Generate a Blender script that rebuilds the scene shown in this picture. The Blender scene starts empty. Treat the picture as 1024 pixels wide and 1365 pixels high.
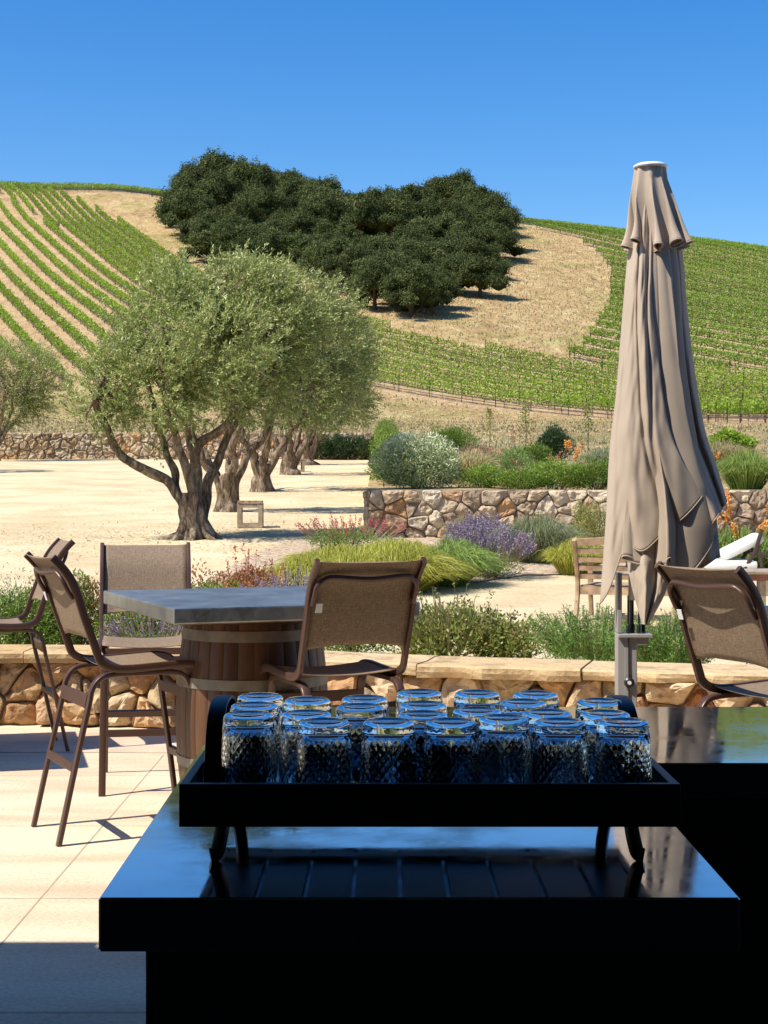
import bpy, bmesh, math, random
import numpy as np
from mathutils import Vector, Matrix, noise
PI = math.pi
R = math.radians
F = 2050.0          # focal length in photograph pixels (52 mm lens)
H = 1.5             # eye height
HV = 665.0          # horizon row in the photograph
scene = bpy.context.scene
col = scene.collection
rng = np.random.default_rng(7)
random.seed(7)

# ------------------------------------------------------------------ materials
MATS = {}
def newmat(name):
    m = bpy.data.materials.new(name); m.use_nodes = True
    MATS[name] = m
    nt = m.node_tree
    for n in list(nt.nodes): nt.nodes.remove(n)
    out = nt.nodes.new('ShaderNodeOutputMaterial')
    return m, nt, out
def N(nt, typ, **kw):
    n = nt.nodes.new(typ)
    for k, v in kw.items():
        if k in n.inputs: n.inputs[k].default_value = v
        else: setattr(n, k, v)
    return n
def ramp(nt, fac, cols, pos=None, interp='LINEAR'):
    r = nt.nodes.new('ShaderNodeValToRGB'); r.color_ramp.interpolation = interp
    n = len(cols)
    pos = pos or [i / (n - 1) for i in range(n)]
    e = r.color_ramp.elements
    while len(e) < n: e.new(0.5)
    for i in range(n):
        e[i].position = pos[i]; e[i].color = (*cols[i], 1)
    nt.links.new(fac, r.inputs[0])
    return r.outputs[0]
def pmat(name, colour, rough=0.6, metal=0.0, var=0.12, vscale=6.0, bump=0.0, bscale=40.0, spec=0.5, bdist=0.01, detail=6, coat=0):
    m, nt, out = newmat(name)
    p = N(nt, 'ShaderNodeBsdfPrincipled'); p.inputs['Roughness'].default_value = rough
    p.inputs['Metallic'].default_value = metal
    p.inputs['Specular IOR Level'].default_value = spec
    if coat: p.inputs['Coat Weight'].default_value = coat
    tc = N(nt, 'ShaderNodeTexCoord')
    nz = N(nt, 'ShaderNodeTexNoise'); nz.inputs['Scale'].default_value = vscale; nz.inputs['Detail'].default_value = detail
    nt.links.new(tc.outputs['Object'], nz.inputs['Vector'])
    a = [max(0, c * (1 - var)) for c in colour]; b = [min(1, c * (1 + var)) for c in colour]
    nt.links.new(ramp(nt, nz.outputs['Fac'], [a, b], [0.35, 0.65]), p.inputs['Base Color'])
    if bump:
        nb = N(nt, 'ShaderNodeTexNoise'); nb.inputs['Scale'].default_value = bscale; nb.inputs['Detail'].default_value = 5
        nt.links.new(tc.outputs['Object'], nb.inputs['Vector'])
        bp = N(nt, 'ShaderNodeBump'); bp.inputs['Strength'].default_value = bump; bp.inputs['Distance'].default_value = bdist
        nt.links.new(nb.outputs['Fac'], bp.inputs['Height']); nt.links.new(bp.outputs[0], p.inputs['Normal'])
    nt.links.new(p.outputs[0], out.inputs[0])
    return m
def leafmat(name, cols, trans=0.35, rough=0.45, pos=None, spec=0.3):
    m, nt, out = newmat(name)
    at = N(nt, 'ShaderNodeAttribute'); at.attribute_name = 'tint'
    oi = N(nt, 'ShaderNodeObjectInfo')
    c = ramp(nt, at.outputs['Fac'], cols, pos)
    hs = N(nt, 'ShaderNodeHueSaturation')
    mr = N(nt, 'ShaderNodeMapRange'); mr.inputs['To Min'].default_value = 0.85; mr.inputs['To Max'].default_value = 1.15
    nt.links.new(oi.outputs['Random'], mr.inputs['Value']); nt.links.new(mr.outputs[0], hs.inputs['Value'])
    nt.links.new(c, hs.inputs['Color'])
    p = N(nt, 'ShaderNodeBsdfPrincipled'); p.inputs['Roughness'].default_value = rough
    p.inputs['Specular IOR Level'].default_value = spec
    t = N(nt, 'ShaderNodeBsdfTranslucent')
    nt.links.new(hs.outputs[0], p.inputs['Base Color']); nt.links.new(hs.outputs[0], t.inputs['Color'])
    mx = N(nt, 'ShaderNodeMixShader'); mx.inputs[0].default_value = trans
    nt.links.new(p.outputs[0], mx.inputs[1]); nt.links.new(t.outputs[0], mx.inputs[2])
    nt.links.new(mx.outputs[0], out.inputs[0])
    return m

def stonemat(name, cols, rough=0.85, vs=9.0, bs=22.0, bump=0.6):
    m, nt, out = newmat(name)
    at = N(nt, 'ShaderNodeAttribute'); at.attribute_name = 'tint'
    tc = N(nt, 'ShaderNodeTexCoord')
    nz = N(nt, 'ShaderNodeTexNoise'); nz.inputs['Scale'].default_value = vs; nz.inputs['Detail'].default_value = 8
    nz.inputs['Roughness'].default_value = 0.65
    nt.links.new(tc.outputs['Object'], nz.inputs['Vector'])
    base = ramp(nt, at.outputs['Fac'], cols)
    dk = ramp(nt, nz.outputs['Fac'], [(0.50, 0.42, 0.36), (1, 1, 1), (1.0, 0.92, 0.78)], [0.3, 0.5, 0.72])
    mx = N(nt, 'ShaderNodeMix'); mx.data_type = 'RGBA'; mx.blend_type = 'MULTIPLY'; mx.inputs[0].default_value = 1
    nt.links.new(base, mx.inputs[6]); nt.links.new(dk, mx.inputs[7])
    p = N(nt, 'ShaderNodeBsdfPrincipled'); p.inputs['Roughness'].default_value = rough; p.inputs['Specular IOR Level'].default_value = 0.2
    nt.links.new(mx.outputs[2], p.inputs['Base Color'])
    nb = N(nt, 'ShaderNodeTexNoise'); nb.inputs['Scale'].default_value = bs; nb.inputs['Detail'].default_value = 8
    nt.links.new(tc.outputs['Object'], nb.inputs['Vector'])
    bp = N(nt, 'ShaderNodeBump'); bp.inputs['Strength'].default_value = bump; bp.inputs['Distance'].default_value = 0.03
    nt.links.new(nb.outputs['Fac'], bp.inputs['Height']); nt.links.new(bp.outputs[0], p.inputs['Normal'])
    nt.links.new(p.outputs[0], out.inputs[0])
    return m

# ------------------------------------------------------------------ mesh helpers
class MB:
    def __init__(s): s.v = []; s.f = []; s.t = []; s.tint = 0.5
    def add(s, vs, fs):
        o = len(s.v); s.v += [tuple(p) for p in vs]; s.f += [tuple(i + o for i in f) for f in fs]; s.t += [s.tint] * len(vs)
    def box(s, c, d, rz=0, M=None, ch=0.0):
        """box with chamfered edges when ch > 0"""
        x, y, z = d[0] / 2, d[1] / 2, d[2] / 2
        bm = bmesh.new(); bmesh.ops.create_cube(bm, size=1)
        for v in bm.verts: v.co = Vector((v.co.x * d[0], v.co.y * d[1], v.co.z * d[2]))
        if ch: bmesh.ops.bevel(bm, geom=bm.edges[:], offset=ch, segments=2, affect='EDGES', profile=0.6)
        T = Matrix.Translation(Vector(c)) @ (M.to_4x4() if M is not None else Matrix.Rotation(rz, 4, 'Z'))
        bm.verts.index_update()
        s.add([T @ v.co for v in bm.verts], [[v.index for v in f.verts] for f in bm.faces]); bm.free()
    def tube(s, pts, r, n=8, rect=None, cap=True, up=Vector((0, 0, 1)), gnarl=0, seed=0, closed=False):
        """sweep: r number or list; rect=(w,t) gives a rounded flat bar whose w axis stays near 'up' cross tangent"""
        P = [Vector(p) for p in pts]; m = len(P)
        rr = r if isinstance(r, (list, tuple)) else [r] * m
        prev = None; rings = []
        for i in range(m):
            if closed: t = (P[(i + 1) % m] - P[i - 1]).normalized()
            else: t = (P[min(i + 1, m - 1)] - P[max(i - 1, 0)]).normalized()
            if prev is None:
                a = t.cross(up)
                if a.length < 1e-3: a = t.cross(Vector((1, 0, 0)))
                a.normalize()
            else:
                a = (prev - t * prev.dot(t))
                if a.length < 1e-4: a = t.cross(up)
                a.normalize()
            prev = a; b = t.cross(a).normalized(); ring = []
            for k in range(n):
                th = 2 * PI * k / n
                if rect:
                    c, sn = math.cos(th), math.sin(th); e = 0.45
                    dx = math.copysign(abs(c) ** e, c) * rect[0] / 2; dy = math.copysign(abs(sn) ** e, sn) * rect[1] / 2
                else:
                    q = rr[i]
                    if gnarl:
                        q *= 1 + gnarl * (noise.noise(Vector((math.cos(th) * 1.3, math.sin(th) * 1.3, i * 0.22 + seed * 7.1))) * 1.5 + 0.35 * math.sin(5 * th + i * 0.25 + seed))
                    dx = math.cos(th) * q; dy = math.sin(th) * q
                ring.append(P[i] + a * dx + b * dy)
            rings.append(ring)
        vs = [p for rg in rings for p in rg]; fs = []
        for i in range(m if closed else m - 1):
            j = (i + 1) % m
            for k in range(n):
                fs.append((i * n + k, i * n + (k + 1) % n, j * n + (k + 1) % n, j * n + k))
        if cap and not closed:
            fs.append(tuple(range(n))[::-1]); fs.append(tuple((m - 1) * n + k for k in range(n)))
        s.add(vs, fs)
    def lathe(s, prof, n=32, c=(0, 0, 0), mod=None, cap=True):
        vs = []; m = len(prof)
        for i, (r, z) in enumerate(prof):
            for k in range(n):
                th = 2 * PI * k / n
                q = r * (mod(th, i, z) if mod else 1)
                vs.append((c[0] + q * math.cos(th), c[1] + q * math.sin(th), c[2] + z))
        fs = [(i * n + k, i * n + (k + 1) % n, (i + 1) * n + (k + 1) % n, (i + 1) * n + k) for i in range(m - 1) for k in range(n)]
        if cap: fs.append(tuple(range(n))[::-1]); fs.append(tuple((m - 1) * n + k for k in range(n)))
        s.add(vs, fs)
    def grid(s, fn, nu, nv):
        vs = [fn(i / nu, j / nv) for j in range(nv + 1) for i in range(nu + 1)]; w = nu + 1
        s.add(vs, [(j * w + i, j * w + i + 1, (j + 1) * w + i + 1, (j + 1) * w + i) for j in range(nv) for i in range(nu)])
    def build(s, name, mat, parent=None, smooth=False, loc=None):
        me = bpy.data.meshes.new(name); me.from_pydata(s.v, [], s.f); me.update()
        a = me.attributes.new('tint', 'FLOAT', 'POINT'); a.data.foreach_set('value', s.t)
        if smooth: me.polygons.foreach_set('use_smooth', [True] * len(me.polygons))
        me.materials.append(mat if not isinstance(mat, str) else MATS[mat])
        o = bpy.data.objects.new(name, me); col.objects.link(o)
        if parent: o.parent = parent
        if loc is not None: o.location = loc
        if smooth == 'auto':
            bm = bmesh.new(); bm.from_mesh(me)
            for e in bm.edges:
                if len(e.link_faces) == 2 and e.calc_face_angle(0) > 0.6: e.smooth = False
            bm.to_mesh(me); bm.free()
        return o
def npmesh(name, V, Fc, mat, parent=None, tint=None, smooth=False):
    """V (n,3), Fc (m,k) fast mesh"""
    me = bpy.data.meshes.new(name); n = len(V); m, k = Fc.shape
    me.vertices.add(n); me.vertices.foreach_set('co', np.asarray(V, np.float32).ravel())
    me.loops.add(m * k); me.loops.foreach_set('vertex_index', Fc.astype(np.int32).ravel())
    me.polygons.add(m); me.polygons.foreach_set('loop_start', (np.arange(m) * k).astype(np.int32))
    if smooth: me.polygons.foreach_set('use_smooth', np.ones(m, bool))
    if tint is not None:
        a = me.attributes.new('tint', 'FLOAT', 'POINT'); a.data.foreach_set('value', np.asarray(tint, np.float32))
    me.update(calc_edges=True); me.validate()
    me.materials.append(MATS[mat] if isinstance(mat, str) else mat)
    o = bpy.data.objects.new(name, me); col.objects.link(o)
    if parent: o.parent = parent
    return o
def unit(a): return a / np.maximum(np.linalg.norm(a, axis=-1, keepdims=True), 1e-9)
def leaves(P, A, L, W, rg, Nn=None, tint=None):
    """rhombic leaves: base P, axis A, returns V, F, tint"""
    n = len(P); A = unit(A)
    if Nn is None: Nn = rg.normal(size=(n, 3))
    S = unit(np.cross(A, Nn)); L = np.broadcast_to(L, (n,))[:, None]; W = np.broadcast_to(W, (n,))[:, None]
    V = np.stack([P, P + A * L * .45 + S * W * .5, P + A * L, P + A * L * .45 - S * W * .5], 1).reshape(-1, 3)
    Fc = np.arange(n * 4).reshape(n, 4)
    t = np.repeat(tint if tint is not None else rg.random(n), 4)
    return V, Fc, t
def cat(parts):
    V = []; Fc = []; T = []; o = 0
    for v, f, t in parts: V.append(v); Fc.append(f + o); T.append(t); o += len(v)
    return np.concatenate(V), np.concatenate(Fc), np.concatenate(T)
def sph(n, rg): return unit(rg.normal(size=(n, 3)))

def tag(o, label=None, cat_=None, group=None, kind=None):
    if label: o['label'] = label
    if cat_: o['category'] = cat_
    if group: o['group'] = group
    if kind: o['kind'] = kind
    return o
def empty(name, loc=(0, 0, 0), rz=0, label=None, cat_=None, group=None):
    o = bpy.data.objects.new(name, None); col.objects.link(o); o.location = loc; o.rotation_euler = (0, 0, rz)
    o.empty_display_size = 0.2
    return tag(o, label, cat_, group)
def copy_tree(o, parent=None):
    c = o.copy(); col.objects.link(c); c.parent = parent
    for ch in [k for k in bpy.data.objects if k.parent == o]: copy_tree(ch, c)
    return c

# ------------------------------------------------------------------ terrain
def herm(tab):
    X = np.array([p[0] for p in tab], float); Y = np.array([p[1] for p in tab], float)
    d = np.diff(Y) / np.diff(X); m = np.zeros_like(Y); m[1:-1] = (d[:-1] + d[1:]) / 2; m[0] = d[0]; m[-1] = d[-1]
    def f(x):
        x = np.clip(np.asarray(x, float), X[0], X[-1]); i = np.clip(np.searchsorted(X, x) - 1, 0, len(X) - 2)
        h = X[i + 1] - X[i]; t = (x - X[i]) / h
        return (2*t**3-3*t**2+1)*Y[i] + (t**3-2*t**2+t)*h*m[i] + (-2*t**3+3*t**2)*Y[i+1] + (t**3-t**2)*h*m[i+1]
    return f
court = herm([(9, .36), (12, .33), (16, .27), (19, .32), (22, .44), (28, .78), (38, 1.17), (49, 1.74), (60, 2.44), (71, 3.06), (84, 3.67), (90, 4.0)])
garden = herm([(27, 1.58), (32, 1.78), (40, 2.3), (60, 3.5), (82, 4.85), (86, 5.2), (88, 5.27), (97, 5.35)])
hillp = herm([(82, 4.9), (86, 5.08), (97, 5.75), (110, 6.5), (140, 8.3), (170, 10.6), (210, 18.2), (260, 31.3), (320, 46.8), (380, 64.5), (430, 80.5), (455, 85.2), (480, 86.5), (520, 83), (700, 60)])
def hill(x, y):
    x = np.asarray(x, float); y = np.asarray(y, float)
    s = np.clip((y - 150) / 290, 0, 1.2)
    z = hillp(y) - s * (0.055 * x + 0.00042 * np.where(x > 0, x, 0) ** 2)
    z = z + 2.6 * np.exp(-((x + 80) / 38) ** 2 - ((y - 452) / 40) ** 2)
    z = z + s * np.clip((40 - x) / 40, .15, 1) * (1.1 * np.sin(x * 0.045 + 1.0) * np.sin(y * 0.03) + .5 * np.sin(x * .11 + y * .05))
    return z
def ray(u, v, f, d0, d1, step=0.5):
    """where the sight line through photograph pixel (u,v) meets the ground f(x,y)"""
    D = np.arange(d0, d1, step); x = (u - 512) / F * D; z = H - (v - HV) / F * D
    g = f(x, D); hit = np.nonzero(g >= z)[0]
    i = hit[0] if len(hit) else len(D) - 1
    return float(x[i]), float(D[i])
def hray(u, v): return ray(u, v, hill, 95, 462)
def pip(px, py, poly):
    inside = np.zeros(np.shape(px), bool); n = len(poly)
    for i in range(n):
        x1, y1 = poly[i]; x2, y2 = poly[(i + 1) % n]
        if y1 == y2: continue
        c = ((y1 > py) != (y2 > py)) & (px < (x2 - x1) * (py - y1) / (y2 - y1) + x1)
        inside ^= c
    return inside
def densify(poly, k=6):
    out = []
    for i in range(len(poly)):
        a = poly[i]; b = poly[(i + 1) % len(poly)]
        for j in range(k): out.append((a[0] + (b[0] - a[0]) * j / k, a[1] + (b[1] - a[1]) * j / k))
    return out
def region(pix, extra=None): return [hray(u, v) for u, v in densify(pix)] 
REG_LEFT = region([(-260, 262), (-60, 249), (0, 262), (90, 320), (190, 392), (340, 503), (200, 512), (-260, 505)])
REG_LEFT2 = region([(-58, 246), (60, 256), (86, 262), (157, 298), (202, 324), (300, 400), (420, 505), (345, 503), (192, 390), (92, 318), (2, 260)])
REG_LRIDGE = [(-125, 434), (-60, 432), (-30, 436), (-30, 461), (-125, 461)]
REG_RIGHT = region([(640, 283), (700, 278), (860, 290), (1400, 330), (1400, 512), (1024, 504), (820, 497), (740, 487), (775, 466), (797, 435), (813, 410), (814, 365), (800, 343), (765, 318), (690, 299), (640, 296)])
REG_BAND = region([(1400, 515), (1400, 575), (1024, 566), (820, 560), (700, 551), (600, 541), (500, 524), (400, 500), (400, 425), (490, 437), (560, 455), (640, 472), (740, 488), (820, 499), (1024, 507)])

# ------------------------------------------------------------------ material library
def ground_mats():
    # hillside: dry grass / tilled vineyard soil chosen by the 'tint' attribute
    m, nt, out = newmat('hill_ground')
    at = N(nt, 'ShaderNodeAttribute'); at.attribute_name = 'tint'
    tc = N(nt, 'ShaderNodeTexCoord')
    mp = N(nt, 'ShaderNodeMapping'); mp.inputs['Scale'].default_value = (1.0, 0.42, .6); mp.inputs['Rotation'].default_value = (0, 0, .5)
    nt.links.new(tc.outputs['Object'], mp.inputs[0])
    n1 = N(nt, 'ShaderNodeTexNoise', Scale=0.32, Detail=10, Roughness=0.74); n1.inputs['Distortion'].default_value = .8; nt.links.new(mp.outputs[0], n1.inputs['Vector'])
    n2 = N(nt, 'ShaderNodeTexNoise', Scale=0.035, Detail=5, Roughness=0.6); nt.links.new(tc.outputs['Object'], n2.inputs['Vector'])
    n3 = N(nt, 'ShaderNodeTexNoise', Scale=2.2, Detail=6, Roughness=0.75); nt.links.new(tc.outputs['Object'], n3.inputs['Vector'])
    g = ramp(nt, n1.outputs['Fac'], [(.27, .18, .085), (.42, .29, .14), (.54, .40, .20), (.70, .58, .32)], [.28, .43, .55, .70])
    gr = ramp(nt, n2.outputs['Fac'], [(1, 1, 1), (1, 1, 1), (.62, .82, .5)], [0, .52, .72])
    mx = N(nt, 'ShaderNodeMix'); mx.data_type = 'RGBA'; mx.blend_type = 'MULTIPLY'; mx.inputs[0].default_value = 1
    nt.links.new(g, mx.inputs[6]); nt.links.new(gr, mx.inputs[7])
    s = ramp(nt, n1.outputs['Fac'], [(.38, .26, .14), (.53, .38, .215), (.64, .49, .29)], [.3, .5, .7])
    mx2 = N(nt, 'ShaderNodeMix'); mx2.data_type = 'RGBA'
    nt.links.new(at.outputs['Fac'], mx2.inputs[0]); nt.links.new(mx.outputs[2], mx2.inputs[6]); nt.links.new(s, mx2.inputs[7])
    fine = ramp(nt, n3.outputs['Fac'], [(.55, .52, .48), (1.25, 1.22, 1.2)], [.36, .64])
    mx3 = N(nt, 'ShaderNodeMix'); mx3.data_type = 'RGBA'; mx3.blend_type = 'MULTIPLY'; mx3.inputs[0].default_value = 1
    nt.links.new(mx2.outputs[2], mx3.inputs[6]); nt.links.new(fine, mx3.inputs[7])
    p = N(nt, 'ShaderNodeBsdfPrincipled', Roughness=0.95); p.inputs['Specular IOR Level'].default_value = .1
    bp = N(nt, 'ShaderNodeBump', Strength=0.8, Distance=0.5); nt.links.new(n3.outputs['Fac'], bp.inputs['Height'])
    nt.links.new(bp.outputs[0], p.inputs['Normal'])
    nt.links.new(mx3.outputs[2], p.inputs['Base Color']); nt.links.new(p.outputs[0], out.inputs[0])
    # gravel
    m, nt, out = newmat('gravel')
    tc = N(nt, 'ShaderNodeTexCoord')
    n1 = N(nt, 'ShaderNodeTexNoise', Scale=0.5, Detail=6, Roughness=0.6); nt.links.new(tc.outputs['Object'], n1.inputs['Vector'])
    n2 = N(nt, 'ShaderNodeTexNoise', Scale=16, Detail=9, Roughness=0.85); nt.links.new(tc.outputs['Object'], n2.inputs['Vector'])
    g = ramp(nt, n1.outputs['Fac'], [(.50, .385, .225), (.58, .465, .285), (.64, .535, .345)], [.35, .5, .62])
    fine = ramp(nt, n2.outputs['Fac'], [(.50, .45, .38), (.95, .94, .92), (1.14, 1.14, 1.12)], [.30, .46, .64])
    mx3 = N(nt, 'ShaderNodeMix'); mx3.data_type = 'RGBA'; mx3.blend_type = 'MULTIPLY'; mx3.inputs[0].default_value = 1
    nt.links.new(g, mx3.inputs[6]); nt.links.new(fine, mx3.inputs[7])
    p = N(nt, 'ShaderNodeBsdfPrincipled', Roughness=0.95); p.inputs['Specular IOR Level'].default_value = .1
    bp = N(nt, 'ShaderNodeBump', Strength=0.5, Distance=0.02); nt.links.new(n2.outputs['Fac'], bp.inputs['Height'])
    nt.links.new(bp.outputs[0], p.inputs['Normal'])
    nt.links.new(mx3.outputs[2], p.inputs['Base Color']); nt.links.new(p.outputs[0], out.inputs[0])
    # patio slabs
    m, nt, out = newmat('patio_slab')
    tc = N(nt, 'ShaderNodeTexCoord')
    mp = N(nt, 'ShaderNodeMapping'); mp.inputs['Scale'].default_value = (.7, 2.2, 1)
    nt.links.new(tc.outputs['Object'], mp.inputs[0])
    n1 = N(nt, 'ShaderNodeTexNoise', Scale=0.9, Detail=4, Roughness=0.55); n1.inputs['Distortion'].default_value = .6
    nt.links.new(mp.outputs[0], n1.inputs['Vector'])
    n2 = N(nt, 'ShaderNodeTexNoise', Scale=60, Detail=4, Roughness=0.7); nt.links.new(tc.outputs['Object'], n2.inputs['Vector'])
    g = ramp(nt, n1.outputs['Fac'], [(.58, .42, .275), (.645, .51, .345), (.68, .58, .40)], [.36, .48, .58])
    fine = ramp(nt, n2.outputs['Fac'], [(.82, .81, .80), (1.06, 1.06, 1.06)], [.35, .6])
    mx3 = N(nt, 'ShaderNodeMix'); mx3.data_type = 'RGBA'; mx3.blend_type = 'MULTIPLY'; mx3.inputs[0].default_value = 1
    nt.links.new(g, mx3.inputs[6]); nt.links.new(fine, mx3.inputs[7])
    p = N(nt, 'ShaderNodeBsdfPrincipled', Roughness=0.75); p.inputs['Specular IOR Level'].default_value = .25
    nt.links.new(mx3.outputs[2], p.inputs['Base Color']); nt.links.new(p.outputs[0], out.inputs[0])
ground_mats()
pmat('slab_joint', (.42, .31, .21), .9)
pmat('terracotta_slab', (.62, .45, .31), .8, var=.2, vscale=1.5, bump=.2)
pmat('mulch', (.46, .34, .22), .95, var=.45, vscale=14, bump=.9, bscale=30, bdist=.04)
stonemat('garden_stone', [(.25, .18, .125), (.38, .285, .19), (.45, .25, .11), (.42, .32, .215), (.52, .43, .30), (.30, .22, .15), (.47, .34, .20), (.56, .48, .36)])
stonemat('rubble_stone', [(.40, .20, .08), (.46, .30, .16), (.36, .30, .20), (.55, .32, .14), (.56, .42, .26), (.44, .22, .10), (.40, .30, .16), (.60, .47, .30)], vs=6, bs=14, bump=.9)
stonemat('cap_stone', [(.48, .33, .16), (.55, .41, .23), (.60, .48, .30), (.50, .35, .18)], vs=4, bs=16, bump=.6)
pmat('light_mortar', (.33, .255, .175), .95, var=.2, bump=.5)
pmat('mortar', (.36, .265, .18), .95, var=.2, bump=.5)
pmat('bronze_frame', (.085, .043, .031), .38, metal=0.25, var=.08, spec=.5)
def smudge(name, r0, r1, sc=(3, 3, 3)):
    m = MATS[name]; nt = m.node_tree; p = [n for n in nt.nodes if n.type == 'BSDF_PRINCIPLED'][0]
    tc = N(nt, 'ShaderNodeTexCoord'); mp = N(nt, 'ShaderNodeMapping'); mp.inputs['Scale'].default_value = sc; nt.links.new(tc.outputs['Object'], mp.inputs[0])
    n1 = N(nt, 'ShaderNodeTexNoise', Scale=2.5, Detail=8, Roughness=.7); nt.links.new(mp.outputs[0], n1.inputs['Vector'])
    mr = N(nt, 'ShaderNodeMapRange'); mr.inputs['From Min'].default_value = .38; mr.inputs['From Max'].default_value = .68; mr.inputs['To Min'].default_value = r0; mr.inputs['To Max'].default_value = r1
    nt.links.new(n1.outputs['Fac'], mr.inputs['Value']); nt.links.new(mr.outputs[0], p.inputs['Roughness'])
def slingmat():
    m, nt, out = newmat('sling_mesh')
    tc = N(nt, 'ShaderNodeTexCoord')
    w1 = N(nt, 'ShaderNodeTexWave', Scale=160.0, Distortion=0.4); w1.bands_direction = 'X'
    w2 = N(nt, 'ShaderNodeTexWave', Scale=160.0, Distortion=0.4); w2.bands_direction = 'Z'
    mpx = N(nt, 'ShaderNodeMapping'); mpx.inputs['Scale'].default_value = (25, 170, 170)
    mpz = N(nt, 'ShaderNodeMapping'); mpz.inputs['Scale'].default_value = (230, 18, 18)
    n1 = N(nt, 'ShaderNodeTexNoise', Scale=2.0, Detail=3); n2 = N(nt, 'ShaderNodeTexNoise', Scale=2.0, Detail=3)
    for a in (w1, w2, mpx, mpz): nt.links.new(tc.outputs['Object'], a.inputs[0])
    nt.links.new(mpx.outputs[0], n1.inputs['Vector']); nt.links.new(mpz.outputs[0], n2.inputs['Vector'])
    ad = N(nt, 'ShaderNodeMath', operation='ADD'); nt.links.new(n1.outputs['Fac'], ad.inputs[0]); nt.links.new(n2.outputs['Fac'], ad.inputs[1])
    c = ramp(nt, ad.outputs[0], [(.16, .105, .062), (.27, .188, .118), (.38, .275, .18)], [.34, .5, .66])
    mr = N(nt, 'ShaderNodeMath', operation='MULTIPLY'); mr.inputs[1].default_value = .5
    nt.links.new(ad.outputs[0], mr.inputs[0])
    rp = c.node; nt.links.new(mr.outputs[0], rp.inputs[0])
    p = N(nt, 'ShaderNodeBsdfPrincipled', Roughness=0.7); nt.links.new(c, p.inputs['Base Color'])
    t = N(nt, 'ShaderNodeBsdfTranslucent'); nt.links.new(c, t.inputs[0])
    mx = N(nt, 'ShaderNodeMixShader'); mx.inputs[0].default_value = .22
    nt.links.new(p.outputs[0], mx.inputs[1]); nt.links.new(t.outputs[0], mx.inputs[2]); nt.links.new(mx.outputs[0], out.inputs[0])
slingmat()
pmat('brushed_steel', (.34, .35, .33), .42, metal=.9, var=.22, vscale=7, bump=.10, bscale=14)
pmat('polished_counter', (.50, .53, .58), .07, metal=1.0, var=.1, vscale=5, bump=.02, bscale=5)
smudge('polished_counter', .03, .13, (5, 5, 5)); smudge('brushed_steel', .34, .50, (16, 16, 16))
pmat('counter_edge', (.05, .05, .055), .25, metal=.6, var=.1)
pmat('cabinet_black', (.012, .012, .013), .5, var=.2)
pmat('tray_black', (.012, .013, .017), .45, var=.2, vscale=30)
pmat('reflector_metal', (.34, .36, .40), .38, metal=.85, var=.2, vscale=30)  # for the added reflecting sheet under the tumblers
pmat('white_tag', (.75, .75, .72), .6)
pmat('dark_interior', (.02, .02, .022), .8)
pmat('roof_dark', (.03, .027, .025), .7)
pmat('grey_metal', (.42, .39, .36), .4, metal=.3, var=.05)
pmat('black_plastic', (.015, .015, .016), .4)
pmat('umbrella_cap', (.72, .72, .72), .35, var=.03)
pmat('teak', (.36, .235, .135), .7, var=.28, vscale=12, bump=.3, bscale=30)
pmat('weathered_wood', (.33, .25, .17), .8, var=.25, vscale=10, bump=.3)
pmat('red_wood', (.26, .10, .05), .6, var=.2)
pmat('white_cushion', (.74, .72, .66), .8, var=.04)
pmat('zinc_hoop', (.23, .20, .16), .5, metal=.35, var=.22, vscale=14)
pmat('post_dark', (.055, .035, .025), .9)
pmat('oak_bark', (.07, .05, .035), .95, var=.3, bump=.6)
def barkmat():
    m, nt, out = newmat('olive_bark')
    tc = N(nt, 'ShaderNodeTexCoord'); mp = N(nt, 'ShaderNodeMapping'); mp.inputs['Scale'].default_value = (1, 1, .3)
    nt.links.new(tc.outputs['Object'], mp.inputs[0])
    n1 = N(nt, 'ShaderNodeTexNoise', Scale=9, Detail=8, Roughness=.7); n1.inputs['Distortion'].default_value = .8
    nt.links.new(mp.outputs[0], n1.inputs['Vector'])
    c = ramp(nt, n1.outputs['Fac'], [(.05, .033, .02), (.19, .135, .088), (.42, .33, .23)], [.36, .5, .66])
    p = N(nt, 'ShaderNodeBsdfPrincipled', Roughness=.92); p.inputs['Specular IOR Level'].default_value = .15
    bp = N(nt, 'ShaderNodeBump', Strength=1.0, Distance=.08); nt.links.new(n1.outputs['Fac'], bp.inputs['Height'])
    nt.links.new(bp.outputs[0], p.inputs['Normal']); nt.links.new(c, p.inputs['Base Color']); nt.links.new(p.outputs[0], out.inputs[0])
barkmat()
def barrelmat():
    m, nt, out = newmat('barrel_oak')
    at = N(nt, 'ShaderNodeAttribute'); at.attribute_name = 'tint'
    tc = N(nt, 'ShaderNodeTexCoord'); mp = N(nt, 'ShaderNodeMapping'); mp.inputs['Scale'].default_value = (14, 14, 1.2)
    nt.links.new(tc.outputs['Object'], mp.inputs[0])
    n1 = N(nt, 'ShaderNodeTexNoise', Scale=2.2, Detail=6, Roughness=.65); nt.links.new(mp.outputs[0], n1.inputs['Vector'])
    c = ramp(nt, at.outputs['Fac'], [(.060, .024, .010), (.095, .040, .017), (.13, .062, .028)])
    c2 = ramp(nt, n1.outputs['Fac'], [(.6, .55, .5), (1.15, 1.1, 1.05)], [.3, .7])
    mx = N(nt, 'ShaderNodeMix'); mx.data_type = 'RGBA'; mx.blend_type = 'MULTIPLY'; mx.inputs[0].default_value = 1
    nt.links.new(c, mx.inputs[6]); nt.links.new(c2, mx.inputs[7])
    p = N(nt, 'ShaderNodeBsdfPrincipled', Roughness=.5); nt.links.new(mx.outputs[2], p.inputs['Base Color']); nt.links.new(p.outputs[0], out.inputs[0])
barrelmat()
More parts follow.
